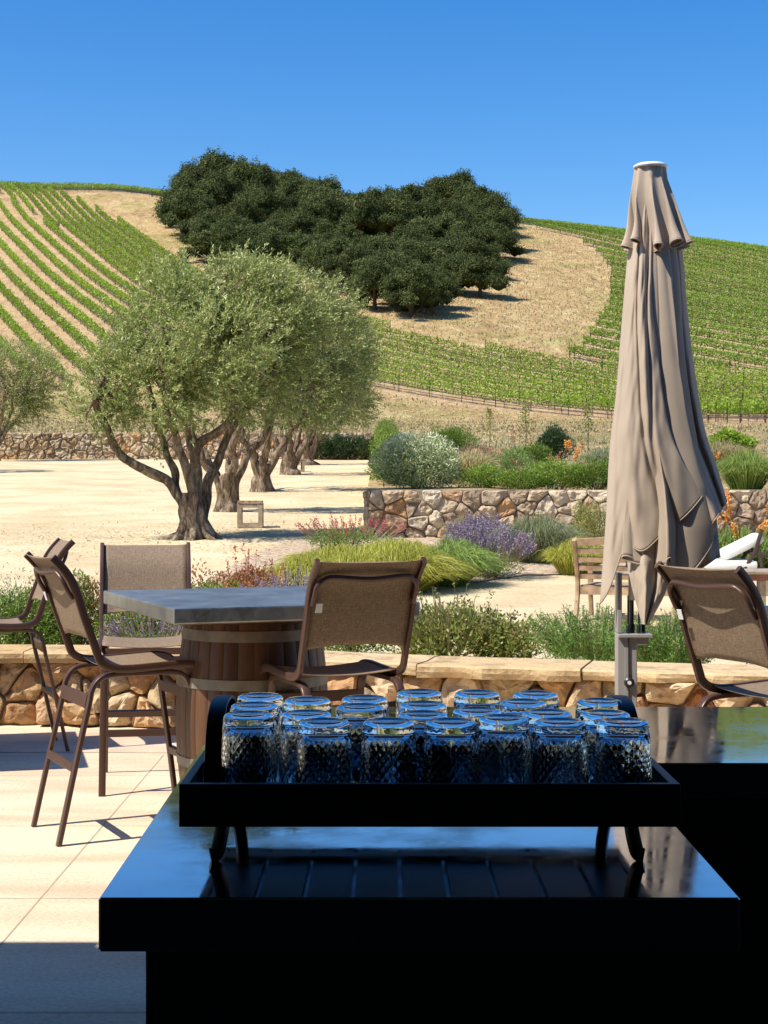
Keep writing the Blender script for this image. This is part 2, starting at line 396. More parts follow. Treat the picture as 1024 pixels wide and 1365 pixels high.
def clothmat():
    m, nt, out = newmat('taupe_canvas')
    tc = N(nt, 'ShaderNodeTexCoord'); n1 = N(nt, 'ShaderNodeTexNoise', Scale=5, Detail=6); nt.links.new(tc.outputs['Object'], n1.inputs['Vector'])
    n2 = N(nt, 'ShaderNodeTexNoise', Scale=420, Detail=2); nt.links.new(tc.outputs['Object'], n2.inputs['Vector'])
    c = ramp(nt, n1.outputs['Fac'], [(.455, .362, .268), (.505, .405, .302)], [.3, .7])
    p = N(nt, 'ShaderNodeBsdfPrincipled', Roughness=.85); p.inputs['Specular IOR Level'].default_value = .2
    p.inputs['Sheen Weight'].default_value = .15
    t = N(nt, 'ShaderNodeBsdfTranslucent'); nt.links.new(c, t.inputs[0]); nt.links.new(c, p.inputs['Base Color'])
    bp = N(nt, 'ShaderNodeBump', Strength=.15, Distance=.002); nt.links.new(n2.outputs['Fac'], bp.inputs['Height']); nt.links.new(bp.outputs[0], p.inputs['Normal'])
    mx = N(nt, 'ShaderNodeMixShader'); mx.inputs[0].default_value = .12
    nt.links.new(p.outputs[0], mx.inputs[1]); nt.links.new(t.outputs[0], mx.inputs[2]); nt.links.new(mx.outputs[0], out.inputs[0])
clothmat()
def glassmat():
    m, nt, out = newmat('clear_glass')
    g = N(nt, 'ShaderNodeBsdfGlass', Roughness=0.0, IOR=1.48); g.inputs['Color'].default_value = (.93, .96, .98, 1)
    nt.links.new(g.outputs[0], out.inputs[0])
glassmat()
# foliage
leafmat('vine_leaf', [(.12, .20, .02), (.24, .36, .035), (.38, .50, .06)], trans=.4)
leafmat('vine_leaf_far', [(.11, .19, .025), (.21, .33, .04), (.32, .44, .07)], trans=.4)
leafmat('vine_stem', [(.09, .06, .045), (.16, .12, .09)], trans=0, rough=.9)
leafmat('oak_leaf', [(.028, .042, .012), (.085, .110, .034), (.19, .205, .070)], trans=.15, spec=.1, rough=.7)
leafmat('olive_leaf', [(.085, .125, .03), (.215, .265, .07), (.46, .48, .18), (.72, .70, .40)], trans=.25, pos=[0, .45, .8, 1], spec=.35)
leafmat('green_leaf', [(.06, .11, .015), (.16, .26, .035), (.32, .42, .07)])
leafmat('dark_leaf', [(.018, .04, .012), (.04, .075, .02), (.07, .12, .035)], trans=.15)
leafmat('bright_leaf', [(.09, .16, .02), (.20, .31, .04), (.36, .44, .08)])
leafmat('rosemary_leaf', [(.08, .14, .03), (.19, .28, .07), (.34, .42, .16)])
leafmat('herb_leaf', [(.07, .15, .02), (.17, .31, .05), (.33, .48, .12)])
leafmat('silver_leaf', [(.15, .21, .06), (.40, .46, .21), (.82, .82, .60)], trans=.15)
leafmat('azalea_leaf', [(.10, .13, .03), (.24, .28, .06), (.38, .36, .12), (.30, .16, .09)], pos=[0, .45, .85, 1])
leafmat('gold_grass', [(.20, .24, .03), (.42, .42, .06), (.62, .58, .14)])
leafmat('blue_grass', [(.13, .17, .08), (.25, .30, .14), (.46, .44, .26)])
leafmat('green_grass', [(.10, .18, .03), (.21, .31, .06), (.38, .42, .13)])
leafmat('straw_grass', [(.26, .23, .10), (.42, .36, .17), (.55, .47, .25)])
leafmat('purple_flower', [(.20, .15, .23), (.32, .25, .36), (.46, .39, .47)])
leafmat('red_flower', [(.38, .03, .07), (.55, .07, .12), (.60, .16, .18)])
leafmat('coral_flower', [(.45, .13, .08), (.62, .24, .15), (.70, .38, .26)])
leafmat('orange_flower', [(.70, .24, .03), (.80, .38, .08), (.85, .52, .18)])
leafmat('rust_leaf', [(.16, .13, .04), (.32, .16, .06), (.48, .16, .07)])
leafmat('dry_stem', [(.22, .16, .09), (.35, .27, .16)], trans=.1)

# ================================================================== THE SETTING
def ground_grid(name, f, xs, ys, mat, tintf=None, kind='structure'):
    X, Y = np.meshgrid(xs, ys); Z = f(X, Y)
    V = np.stack([X, Y, Z], -1).reshape(-1, 3); nx = len(xs); ny = len(ys)
    i = (np.arange(ny - 1)[:, None] * nx + np.arange(nx - 1)[None, :]).ravel()
    Fc = np.stack([i, i + 1, i + nx + 1, i + nx], 1)
    t = tintf(X, Y).ravel() if tintf is not None else np.full(len(V), .5)
    o = npmesh(name, V, Fc, mat, None, t, True); tag(o, kind=kind); return o
# hillside
xs = np.concatenate([np.linspace(-900, -170, 40)[:-1], np.arange(-170, 190, 1.6), np.linspace(190, 900, 40)])
ys = np.concatenate([np.arange(84.6, 470, 1.6), np.linspace(472, 1500, 60)])
def soil(X, Y):
    m = pip(X, Y, REG_LEFT) | pip(X, Y, REG_LEFT2) | pip(X, Y, REG_RIGHT) | pip(X, Y, REG_BAND) | pip(X, Y, REG_LRIDGE)
    return m.astype(float)
ground_grid('hillside', hill, xs, ys, 'hill_ground', soil)
# gravel court
xs = np.concatenate([np.linspace(-90, -20, 30)[:-1], np.arange(-20, 20, .5), np.linspace(20, 60, 20)])
ys = np.arange(10.2, 85.2, .4)
ground_grid('gravel_court', lambda X, Y: court(Y) + .02 * np.sin(X * .7 + Y * .3), xs, ys, 'gravel')
# earth below everything, out to the horizon
g = MB(); g.add([(-3000, -3000, -.6), (3000, -3000, -.6), (3000, 3000, -.6), (-3000, 3000, -.6)], [(0, 1, 2, 3)])
tag(g.build('ground', 'hill_ground'), kind='structure')
# garden bed held by the stone wall
GX0 = -.34
xs = np.concatenate([[GX0, GX0 + .01], np.arange(GX0 + .5, 30, .5), np.arange(31, 61, 3)])
ys = np.concatenate([[28.3, 28.31], np.arange(28.8, 96.5, .6)])
def gz(X, Y):
    z = garden(Y) + .04 * np.sin(X * 1.3) * np.sin(Y * .9)
    return np.where((X <= GX0 + .001) | (Y <= 28.301), court(Y) - .3, z)
ground_grid('garden_ground', gz, xs, ys, 'hill_ground', lambda X, Y: np.zeros_like(X))
def cz(x, y): return float(court(y)) + .02 * math.sin(x * .7 + y * .3)
def court_pt(u, v):
    D = np.arange(10.5, 85, .1); z = H - (v - HV) / F * D; h = np.nonzero(court(D) >= z)[0]
    d = D[h[0]] if len(h) else 85; return ((u - 512) / F * d, float(d))
def sheet(name, pix, mat, off, pts=None):
    P = pts or [court_pt(*p) for p in densify(pix, 5)]
    bm = bmesh.new(); vs = [bm.verts.new((x, y, 0)) for x, y in P]
    es = [bm.edges.new((vs[i], vs[(i + 1) % len(vs)])) for i in range(len(vs))]
    bmesh.ops.triangle_fill(bm, edges=es, use_beauty=True)
    for k in range(3):
        bmesh.ops.subdivide_edges(bm, edges=[e for e in bm.edges if e.calc_length() > .9], cuts=1)
        bmesh.ops.triangulate(bm, faces=bm.faces[:])
    for v in bm.verts: v.co.z = cz(v.co.x, v.co.y) + off
    for f in bm.faces:
        f.normal_update()
        if f.normal.z < 0: f.normal_flip()
    me = bpy.data.meshes.new(name); bm.to_mesh(me); bm.free(); me.materials.append(MATS[mat])
    o = bpy.data.objects.new(name, me); col.objects.link(o); tag(o, kind='structure')
sheet('planting_soil', [(250, 790), (330, 742), (420, 712), (500, 700), (560, 700), (1150, 700), (1150, 774), (800, 768), (700, 770), (640, 778), (560, 792), (480, 806), (330, 812)], 'mulch', .014)
# patio floor
g = MB(); g.add([(-14, -6, 0), (10, -6, 0), (10, 10.6, 0), (-14, 10.6, 0)], [(0, 1, 2, 3)])
tag(g.build('patio_floor', 'patio_slab'), kind='structure')
g = MB()
for x in (-5.13, -3.85, -2.57, -1.29, -.01, 1.27, 2.55): g.add([(x - .003, -5, .0012), (x + .003, -5, .0012), (x + .003, 9.0, .0012), (x - .003, 9.0, .0012)], [(0, 1, 2, 3)])
for y in (.65, 1.93, 3.21, 4.49, 5.77, 7.05, 8.33): g.add([(-9, y - .002, .0018), (6, y - .002, .0018), (6, y + .002, .0018), (-9, y + .002, .0018)], [(0, 1, 2, 3)])
tag(g.build('patio_joints', 'slab_joint'), kind='structure')
g = MB(); g.add([(-9, 9.25, .0026), (6, 8.9, .0026), (6, 9.6, .0026), (-9, 10.4, .0026)], [(0, 1, 2, 3)])
tag(g.build('patio_border', 'terracotta_slab'), kind='structure')

# ------------------------------------------------------------------ stone walls
def clip(poly, px, py, nx, ny):
    out = []
    for i in range(len(poly)):
        a = poly[i]; b = poly[(i + 1) % len(poly)]
        da = (a[0] - px) * nx + (a[1] - py) * ny; db = (b[0] - px) * nx + (b[1] - py) * ny
        if da <= 0: out.append(a)
        if (da < 0) != (db < 0) and da != db:
            t = da / (da - db); out.append((a[0] + (b[0] - a[0]) * t, a[1] + (b[1] - a[1]) * t))
    return out
def stones(mb, L, Hh, sx, sz, fmap, seed, depth=.06, gap=.012, rough=.012, jit=.36):
    rd = random.Random(seed); nx = max(1, round(L / sx)); nz = max(1, round(Hh / sz)); P = []
    for j in range(nz):
        for i in range(-1, nx + 1):
            if rd.random() < .10: continue
            P.append(((i + .5 + (j % 2) * .5 + rd.uniform(-jit, jit)) * L / nx, (j + .5 + rd.uniform(-jit, jit) * .8) * Hh / nz))
    for i, p in enumerate(P):
        if p[0] < -.3 * sx or p[0] > L + .3 * sx: continue
        poly = [(0, 0), (L, 0), (L, Hh), (0, Hh)]
        for k, q in enumerate(P):
            if k == i or abs(q[0] - p[0]) > 3 * sx or abs(q[1] - p[1]) > 3.2 * sz: continue
            dx, dy = q[0] - p[0], q[1] - p[1]
            poly = clip(poly, (p[0] + q[0]) / 2, (p[1] + q[1]) / 2, dx, dy)
            if len(poly) < 3: break
        if len(poly) < 3: continue
        cx = sum(a[0] for a in poly) / len(poly); cy = sum(a[1] for a in poly) / len(poly)
        r = math.sqrt(sum((a[0] - cx) ** 2 + (a[1] - cy) ** 2 for a in poly) / len(poly))
        if r < .03: continue
        k = 1 - gap / r
        poly = [(cx + (a[0] - cx) * k, cy + (a[1] - cy) * k) for a in poly]
        # resample, one corner-cutting pass
        out = []
        for a in range(len(poly)):
            p0, p1 = poly[a], poly[(a + 1) % len(poly)]
            for t in (.12, .37, .63, .88): out.append((p0[0] + (p1[0] - p0[0]) * t, p0[1] + (p1[1] - p0[1]) * t))
        n = len(out); vs = []; mb.tint = rd.random(); h0 = depth * rd.uniform(.6, 1.25); sd = rd.uniform(0, 90)
        tilt = (rd.uniform(-.12, .12), rd.uniform(-.12, .12))
        for (sc, hh) in ((1.0, -.03), (1.0, .35), (.93, .8), (.72, 1.0), (.4, 1.06)):
            for a in out:
                x = cx + (a[0] - cx) * sc; y = cy + (a[1] - cy) * sc
                nn = noise.noise(Vector((x * 6, y * 6, sd))) * rough * 2 + noise.noise(Vector((x * 17, y * 17, sd))) * rough
                edge = noise.noise(Vector((x * 9 + 50, y * 9, sd))) * gap * .8 if sc > .9 else 0
                d = h0 * hh + (nn if hh > .5 else 0) + ((x - cx) * tilt[0] + (y - cy) * tilt[1]) * (hh > .5)
                vs.append(fmap(x + edge, y + edge, d))
        vs.append(fmap(cx, cy, h0 * 1.06 + noise.noise(Vector((cx * 6, cy * 6, sd))) * rough * 2))
        fs = [(q * n + a, q * n + (a + 1) % n, (q + 1) * n + (a + 1) % n, (q + 1) * n + a) for q in range(4) for a in range(n)]
        fs += [(4 * n + a, 4 * n + (a + 1) % n, 5 * n) for a in range(n)]
        mb.add(vs, fs)
class Path:
    def __init__(s, pts, k=10):
        P = [Vector((a, b)) for a, b in pts]; Q = []
        for i in range(len(P) - 1):
            p0, p1, p2, p3 = P[max(i - 1, 0)], P[i], P[i + 1], P[min(i + 2, len(P) - 1)]
            for j in range(k):
                t = j / k
                Q.append(.5 * ((2 * p1) + (p2 - p0) * t + (2 * p0 - 5 * p1 + 4 * p2 - p3) * t * t + (3 * p1 - p0 - 3 * p2 + p3) * t ** 3))
        Q.append(P[-1]); s.Q = Q; s.S = [0]
        for i in range(1, len(Q)): s.S.append(s.S[-1] + (Q[i] - Q[i - 1]).length)
        s.L = s.S[-1]
    def at(s, d, off=0):
        d = min(max(d, 0), s.L); i = min(max(int(np.searchsorted(s.S, d)) - 1, 0), len(s.Q) - 2)
        t = (d - s.S[i]) / max(s.S[i + 1] - s.S[i], 1e-6); q = s.Q[i].lerp(s.Q[i + 1], t)
        a = s.Q[min(i + 2, len(s.Q) - 1)] - s.Q[max(i - 1, 0)]; a.normalize()
        return q.x + a.y * off, q.y - a.x * off      # off > 0: towards the camera
# low seat wall
LW = Path([(-7, 10.62), (-4, 10.6), (-1.9, 10.55), (-.6, 10.2), (.135, 9.86), (1.78, 9.4), (3.5, 8.95), (5.5, 8.5)])
low = empty('seat_wall', (0, 10, 0), 0, 'low rubble stone seat wall with a flat pale flagstone cap along the patio edge', 'wall')
def shift(o): o.matrix_parent_inverse = Matrix.Identity(4); o.location = tuple(-c for c in o.parent.location)
def lwmap(x, y, d):
    px, py = LW.at(x + 2.2, .372 + d); return (px, py, y)
mb = MB(); stones(mb, 8.2, .44, .25, .15, lwmap, 11, depth=.085, gap=.007, rough=.038, jit=.44); shift(mb.build('stone_face', 'rubble_stone', low))
mb = MB(); mb.grid(lambda a, b: (*LW.at(a * LW.L, .38), b * .44), 80, 1); mb.grid(lambda a, b: (*LW.at(a * LW.L, -.0), .44 * b), 80, 1); shift(mb.build('mortar', 'mortar', low))
mb = MB(); rd = random.Random(5); d = .6
while d < LW.L - .6:
    l = rd.uniform(.6, 1.15); mb.tint = rd.random(); e = rd.uniform(-.02, .02); n = 10; vs = []; zt = .5 + rd.uniform(-.004, .004); th = rd.uniform(.062, .078)
    for i in range(n + 1):
        dd = d + .006 + (l - .012) * i / n; k = noise.noise(Vector((dd * 5, 3, 0))) * .034 + noise.noise(Vector((dd * 17, 9, 0))) * .018
        fr = .52 + e + k; kz = noise.noise(Vector((dd * 7, 33, 0))) * .011
        for off, z in ((.0, zt - th), (.0, zt), (.12, zt + kz), (.3, zt - kz), (fr - .015, zt), (fr, zt - .012), (fr + k * .5, zt - th * .55), (fr - .012 + k, zt - th)):
            x, y = LW.at(dd, off); vs.append((x, y, z))
    m = 8; fs = [(i * m + j, i * m + (j + 1) % m, (i + 1) * m + (j + 1) % m, (i + 1) * m + j) for i in range(n) for j in range(m)]
    fs += [tuple(range(m)), tuple(n * m + j for j in range(m))[::-1]]; mb.add(vs, fs); d += l
shift(mb.build('cap', 'cap_stone', low))
# garden retaining wall (behind the planting) with its left end pier
gw = empty('garden_wall', (5, 28, .78), 0, 'dry-laid tan fieldstone retaining wall behind the grasses and lavender', 'wall')
zb = .55
mb = MB(); stones(mb, 16, 1.66 - zb, .36, .225, lambda x, y, d: (-.28 + x, 27.95 - d, zb + y), 21, depth=.10, gap=.007, rough=.035, jit=.46)
stones(mb, 2.2, 1.66 - zb, .46, .27, lambda x, y, d: (-.28 - d, 30.15 - x, zb + y), 22, depth=.07, gap=.012, rough=.02)
shift(mb.build('stone_face', 'garden_stone', gw))
mb = MB(); mb.box((7.75, 28.15, .92), (16, .44, 1.5)); mb.box((-.10, 29.2, .9), (.34, 1.7, 1.496)); shift(mb.build('mortar', 'light_mortar', gw))
# far retaining wall at the back of the gravel court
bw = empty('court_wall', (-15, 84, 3.67), 0, 'long tan stone retaining wall at the back of the gravel court under the hill', 'wall')
mb = MB(); stones(mb, 46, 1.62, .60, .32, lambda x, y, d: (-45 + x, 83.9 - d, 3.5 + y), 31, depth=.12, gap=.018, rough=.05, jit=.46)
shift(mb.build('stone_face', 'garden_stone', bw))
mb = MB(); mb.box((-22, 84.15, 4.3), (46.2, .5, 1.56)); shift(mb.build('mortar', 'light_mortar', bw))

# ------------------------------------------------------------------ the winery building the picture is taken from
bd = empty('winery_building', (0, -1, 0), 0, 'dark interior and roof of the tasting room the patio is seen from', 'building')
mb = MB(); mb.box((0, -.2, 3.1), (14, 8.5, .2)); mb.box((-4.4, 4.08, 3.08), (2.84, .09, .16)); shift(mb.build('roof', 'roof_dark', bd))
mb = MB(); mb.box((0, -4.35, 1.5), (14, .2, 2.99)); mb.box((-6.9, -1.0, 1.5), (.2, 6.4, 2.99)); mb.box((6.9, -.5, 1.5), (.2, 7.2, 2.99)); shift(mb.build('wall', 'dark_interior', bd))
mb = MB(); mb.box((0, -2.2, .006), (13.6, 4.1, .012)); shift(mb.build('indoor_floor', 'dark_interior', bd))

# ================================================================== VINEYARDS
_p = MB(); _p.box((0, 0, .5), (1, 1, 1)); _o = _p.build('post', 'post_dark'); POST = _o.data; bpy.data.objects.remove(_o)
def vine_rows(reg, p0, direction, spacing, label, group, seed, step=.5, post_every=6.0, per_m=7, size=.34, mat='vine_leaf', canopy=(.75, 1.95), leafw=.7, maxd=462, minlen=5, tk=.09, bend=0, wsd=.17):
    rg = np.random.default_rng(seed); d = np.array(direction, float); d /= np.linalg.norm(d); nrm = np.array([-d[1], d[0]])
    R_ = np.array(reg); o = np.array(p0); a = (R_ - o) @ d; b = (R_ - o) @ nrm; cnt = 0
    for k in range(math.floor(b.min() / spacing), math.ceil(b.max() / spacing) + 1):
        s = np.arange(a.min() - 5, a.max() + 5, step); q = o + nrm * k * spacing + d * s[:, None]
        if bend: q = q + nrm * (bend * ((s - a.mean()) / 60.0) ** 2)[:, None]
        ok = pip(q[:, 0], q[:, 1], reg) & (q[:, 1] < maxd)
        u = 512 + q[:, 0] / q[:, 1] * F; ok &= (u > -40) & (u < 1064)
        if ok.sum() * step < minlen: continue
        # contiguous runs
        idx = np.nonzero(ok)[0]; runs = np.split(idx, np.nonzero(np.diff(idx) > 1)[0] + 1)
        for run in runs:
            if len(run) * step < minlen: continue
            Q = q[run]; n = int(len(run) * step * per_m)
            t = rg.random(n) * (len(run) - 1); i = t.astype(int); fr = (t - i)[:, None]
            P2 = Q[i] * (1 - fr) + Q[np.minimum(i + 1, len(run) - 1)] * fr
            vig = .75 + .35 * np.sin(t * step * 1.7 + k * 2.1) * np.sin(t * step * .53 + k) 
            zz = hill(P2[:, 0], P2[:, 1]); hh = canopy[0] + (canopy[1] - canopy[0]) * rg.random(n) ** .8 * (0.8 + .25 * vig)
            P = np.column_stack([P2 + nrm * rg.normal(0, wsd, n)[:, None], zz + hh])
            A = rg.normal(size=(n, 3)) * [1, 1, .8] + [0, 0, .4]
            base = P2.mean(0); bz = float(hill(*base))
            root = empty('vine_row', (base[0], base[1], bz), 0, label, 'vine row', group)
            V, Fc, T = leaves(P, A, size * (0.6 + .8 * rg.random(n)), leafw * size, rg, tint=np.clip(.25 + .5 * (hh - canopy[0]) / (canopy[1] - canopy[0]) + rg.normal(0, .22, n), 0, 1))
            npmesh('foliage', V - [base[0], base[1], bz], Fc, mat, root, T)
            # posts, stems and wires
            mb = MB(); L = len(run) * step; off = (a.min() % post_every)
            sp = s[run]; ks = np.unique(np.round((sp) / post_every).astype(int))
            ends = [0, len(run) - 1]
            pts = [int(np.argmin(abs(sp - kk * post_every))) for kk in ks] + ends
            for pi in set(pts):
                x, y = Q[pi]; z = float(hill(x, y)); hgt = 2.25 + rg.random() * .15
                if y < 270:
                    o_ = bpy.data.objects.new('post', POST); col.objects.link(o_); o_.parent = root; o_.location = (x - base[0], y - base[1], z - .1 - bz); o_.scale = (tk, tk, hgt)
                else: mb.box((x - base[0], y - base[1], z + hgt / 2 - .1 - bz), (tk, tk, hgt))
            if mb.v: mb.build('post', 'post_dark', root)['kind'] = 'stuff'
            ns = int(L / 1.8); ii = np.linspace(0, len(run) - 1, max(ns, 2)).astype(int)
            B = np.column_stack([Q[ii], hill(Q[ii, 0], Q[ii, 1])])
            A2 = np.tile([0, 0, 1.0], (len(ii), 1)) + rg.normal(0, .08, (len(ii), 3))
            parts = [leaves(B, A2, 1.0, .14, rg)]
            # drip line: short flat bits along the row
            B2 = np.column_stack([Q[:-1], hill(Q[:-1, 0], Q[:-1, 1]) + .5]); C2 = np.column_stack([Q[1:], hill(Q[1:, 0], Q[1:, 1]) + .5])
            if len(B2):
                up = np.array([0, 0, .05]); W = np.stack([B2 - up, C2 - up, C2 + up, B2 + up], 1).reshape(-1, 3)
                parts.append((W, np.arange(len(W)).reshape(-1, 4), np.full(len(W), .2)))
                W2 = W + [0, 0, .4]; parts.append((W2, np.arange(len(W2)).reshape(-1, 4), np.full(len(W2), .2)))
            V, Fc, T = cat(parts); npmesh('stem_and_wire', V - [base[0], base[1], bz], Fc, 'vine_stem', root, T)
            cnt += 1
    return cnt
a0 = np.array(hray(0, 348)); a1 = np.array(hray(116, 484)); b0 = np.array(hray(0, 277)); b1 = np.array(hray(164, 406))
da = (a1 - a0) / np.linalg.norm(a1 - a0); db = (b1 - b0) / np.linalg.norm(b1 - b0); dl = (da + db) / 2
nl = np.array([-dl[1], dl[0]])
sp_l = abs(((b0 + b1) / 2 - (a0 + a1) / 2) @ nl) / 3
print('left rows', a0, a1, b0, b1, da, db, 'spacing', sp_l)
nL = vine_rows(REG_LEFT, tuple((a0 + a1) / 2), tuple(dl), sp_l * .86, 'leafy vine row climbing the steep left hillside beside its post line', 'vine rows on the left hillside', 41, per_m=60, size=.31, canopy=(.72, 2.05), wsd=.24)
nL2 = vine_rows(REG_LEFT2, tuple((a0 + a1) / 2), tuple(dl), sp_l * .52, 'close-set vine row running up the top right flank of the left hillside', 'vine rows on the upper left hillside', 44, per_m=44, size=.33, wsd=.24, canopy=(.8, 2.0), mat='vine_leaf')
nR2 = vine_rows(REG_LRIDGE, (-90, 440), (1, .05), 3.0, 'vine row along the skyline at the top of the left hill', 'vine rows along the left ridge', 42, per_m=26, maxd=462, mat='vine_leaf_far')
c0 = np.array(hray(500, 527)); c1 = np.array(hray(820, 562)); print('right rows', c0, c1)
dr = c1 - c0
c2 = np.array(hray(850, 412)); c3 = np.array(hray(1010, 437)); du = c3 - c2; du /= np.linalg.norm(du); pk = np.array(hray(1000, 450)) - np.array(hray(1000, 438.5)); print('upper rows', c2, c3, du, abs(pk[0] * du[1] - pk[1] * du[0]))
nR = vine_rows(REG_RIGHT, tuple(c2), tuple(du), .80 * abs(pk[0] * du[1] - pk[1] * du[0]), 'long contour vine row on the green hillside to the right', 'vine rows on the right hillside', 43, per_m=110, tk=.11, size=.30, wsd=.34, canopy=(.70, 2.0), mat='vine_leaf_far', post_every=9)
nB = vine_rows(REG_BAND, tuple(c0 + np.array([0, .6])), tuple(dr), 3.9, 'lush vine row in the low band at the foot of the hill behind the garden', 'vine rows at the foot of the hill', 45, per_m=60, tk=.09, size=.27, wsd=.15, canopy=(.85, 1.95))
print('rows', nL, nR2, nR)

# ================================================================== OAKS
def oak_proto(seed, n=32000, R0=5.2, hgt=8.4):
    rg = np.random.default_rng(seed); parts = []
    lobes = []
    for i in range(64):
        d = sph(1, rg)[0]; d[2] = abs(d[2]) * 1.25 - .6
        q = 1 + .55 * noise.noise(Vector(d * 1.3 + seed)); big = rg.random() < .35
        c = d * [R0 * .78, R0 * .78, hgt * .42] * (.45 + .6 * rg.random() ** .7) * q + [0, 0, hgt * .47]
        lobes.append((c, rg.uniform(1.3, 2.0) if big else rg.uniform(.8, 1.4)))
    w = np.array([l[1] ** 2 for l in lobes]); w /= w.sum(); k = rg.choice(len(lobes), n, p=w)
    C = np.array([l[0] for l in lobes])[k]; Rr = np.array([l[1] for l in lobes])[k]
    dd = sph(n, rg); dd[:, 2] = np.where(dd[:, 2] < -.4, -dd[:, 2], dd[:, 2])
    wob = np.array([noise.noise(Vector(q_)) for q_ in (C * .9 + dd * 2.4)])
    P = C + dd * (Rr * (.50 + .60 * rg.random(n) + .75 * wob))[:, None] * [1, 1, .85]
    A = unit(rg.normal(size=(n, 3)) + dd * .2); Nn = unit(dd + rg.normal(0, .95, (n, 3)))
    A = unit(A - (A * Nn).sum(1)[:, None] * Nn)
    v, f, t = leaves(P, A, (.18 + .20 * rg.random(n)), .16, rg, Nn=np.cross(Nn, A) * 0 + Nn, tint=np.clip(rg.normal(.42, .20, n) + (rg.normal(0, .16, len(lobes)))[k], 0, 1))
    return v, f, t, lobes
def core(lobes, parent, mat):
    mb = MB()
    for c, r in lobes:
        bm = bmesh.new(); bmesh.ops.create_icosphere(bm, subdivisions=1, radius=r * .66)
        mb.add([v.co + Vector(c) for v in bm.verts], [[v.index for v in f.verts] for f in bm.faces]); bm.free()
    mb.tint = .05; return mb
oak_protos = []
OAKS = [(258,280),(262,248),(300,242),(340,243),(250,292),(290,268),(335,262),(378,252),(270,318),(315,300),(360,290),(405,272),(425,280),(350,325),(395,312),(440,295),(470,286),(415,340),(450,330),(480,300),(455,362),(495,340),(505,292),(520,300),(540,288),(545,330),(510,375),(560,365),(565,295),(590,248),(575,320),(600,295),(618,255),(625,330),(595,355),(575,388),(545,392),(640,280),(655,312),(655,292),(632,350),(660,325),(530,350),(612,372),(285,330),(320,335),(380,345),(300,268),(270,262),(320,318),(350,285),(430,352),(478,368),(500,392),(525,385),(575,398),(548,400),(560,390),(640,375),(600,368),(420,300),(600,262)]
edge_lab = {0: 'dark evergreen oak at the left tip of the hilltop oak grove', 2: 'dark rounded oak at the highest point of the left half of the grove', 29: 'tall dark oak standing highest at the right half of the grove', 41: 'small dark oak at the right edge of the grove above its long shadow', 35: 'dark oak at the lowest point of the grove above the dry slope'}
for i, (u, v) in enumerate(OAKS):
    x, y = ray(u, v + 22, hill, 150, 446); z = float(hill(x, y)); k = i % 4
    sc = y / 380 * 1.48 * random.Random(i).uniform(.85, 1.12)
    if i < 4:
        V, Fc, T, lobes = oak_proto(100 + i)
        root = empty('oak_tree', (0, 0, 0), 0)
        cr = npmesh('crown', V, Fc, 'oak_leaf', root, T)
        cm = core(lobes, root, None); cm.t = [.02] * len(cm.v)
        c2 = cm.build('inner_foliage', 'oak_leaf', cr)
        mb = MB(); mb.tube([(0, 0, -1.5), (.1, 0, 1), (-.1, .15, 2.4), (0, 0, 4)], [.5, .36, .3, .2], 8)
        for q in range(5):
            th = q * 1.26; mb.tube([(0, 0, 1.6), (math.cos(th) * 1.1, math.sin(th) * 1.1, 2.8), (math.cos(th) * 2.4, math.sin(th) * 2.4, 4.2)], [.22, .15, .08], 6)
        mb.build('trunk', 'oak_bark', root, smooth=True); oak_protos.append(root); o = root
    else: o = copy_tree(oak_protos[k])
    o.location = (x, y, z); o.rotation_euler = (0, 0, i * 1.7); o.scale = (sc, sc, sc * random.Random(i + 50).uniform(.9, 1.1))
    tag(o, edge_lab.get(i, 'dark evergreen oak crown among the dense oak grove on the hill'), 'oak tree', 'oaks of the hillside grove')
# pale far tree on the ridge between the two halves
V, Fc, T, lobes = oak_proto(120, 2500, 4.0, 7)
x, y = ray(518, 262, hill, 150, 452); root = empty('ridge_tree', (x, y, float(hill(x, y))), 0, 'small pale grey-green tree peeking over the saddle of the oak grove', 'tree')
npmesh('crown', V, Fc, 'rosemary_leaf', root, T); mb = MB(); mb.tube([(0, 0, -.5), (0, 0, 4)], [.3, .15], 7); mb.build('trunk', 'oak_bark', root); root.scale = (.9, .9, .75)

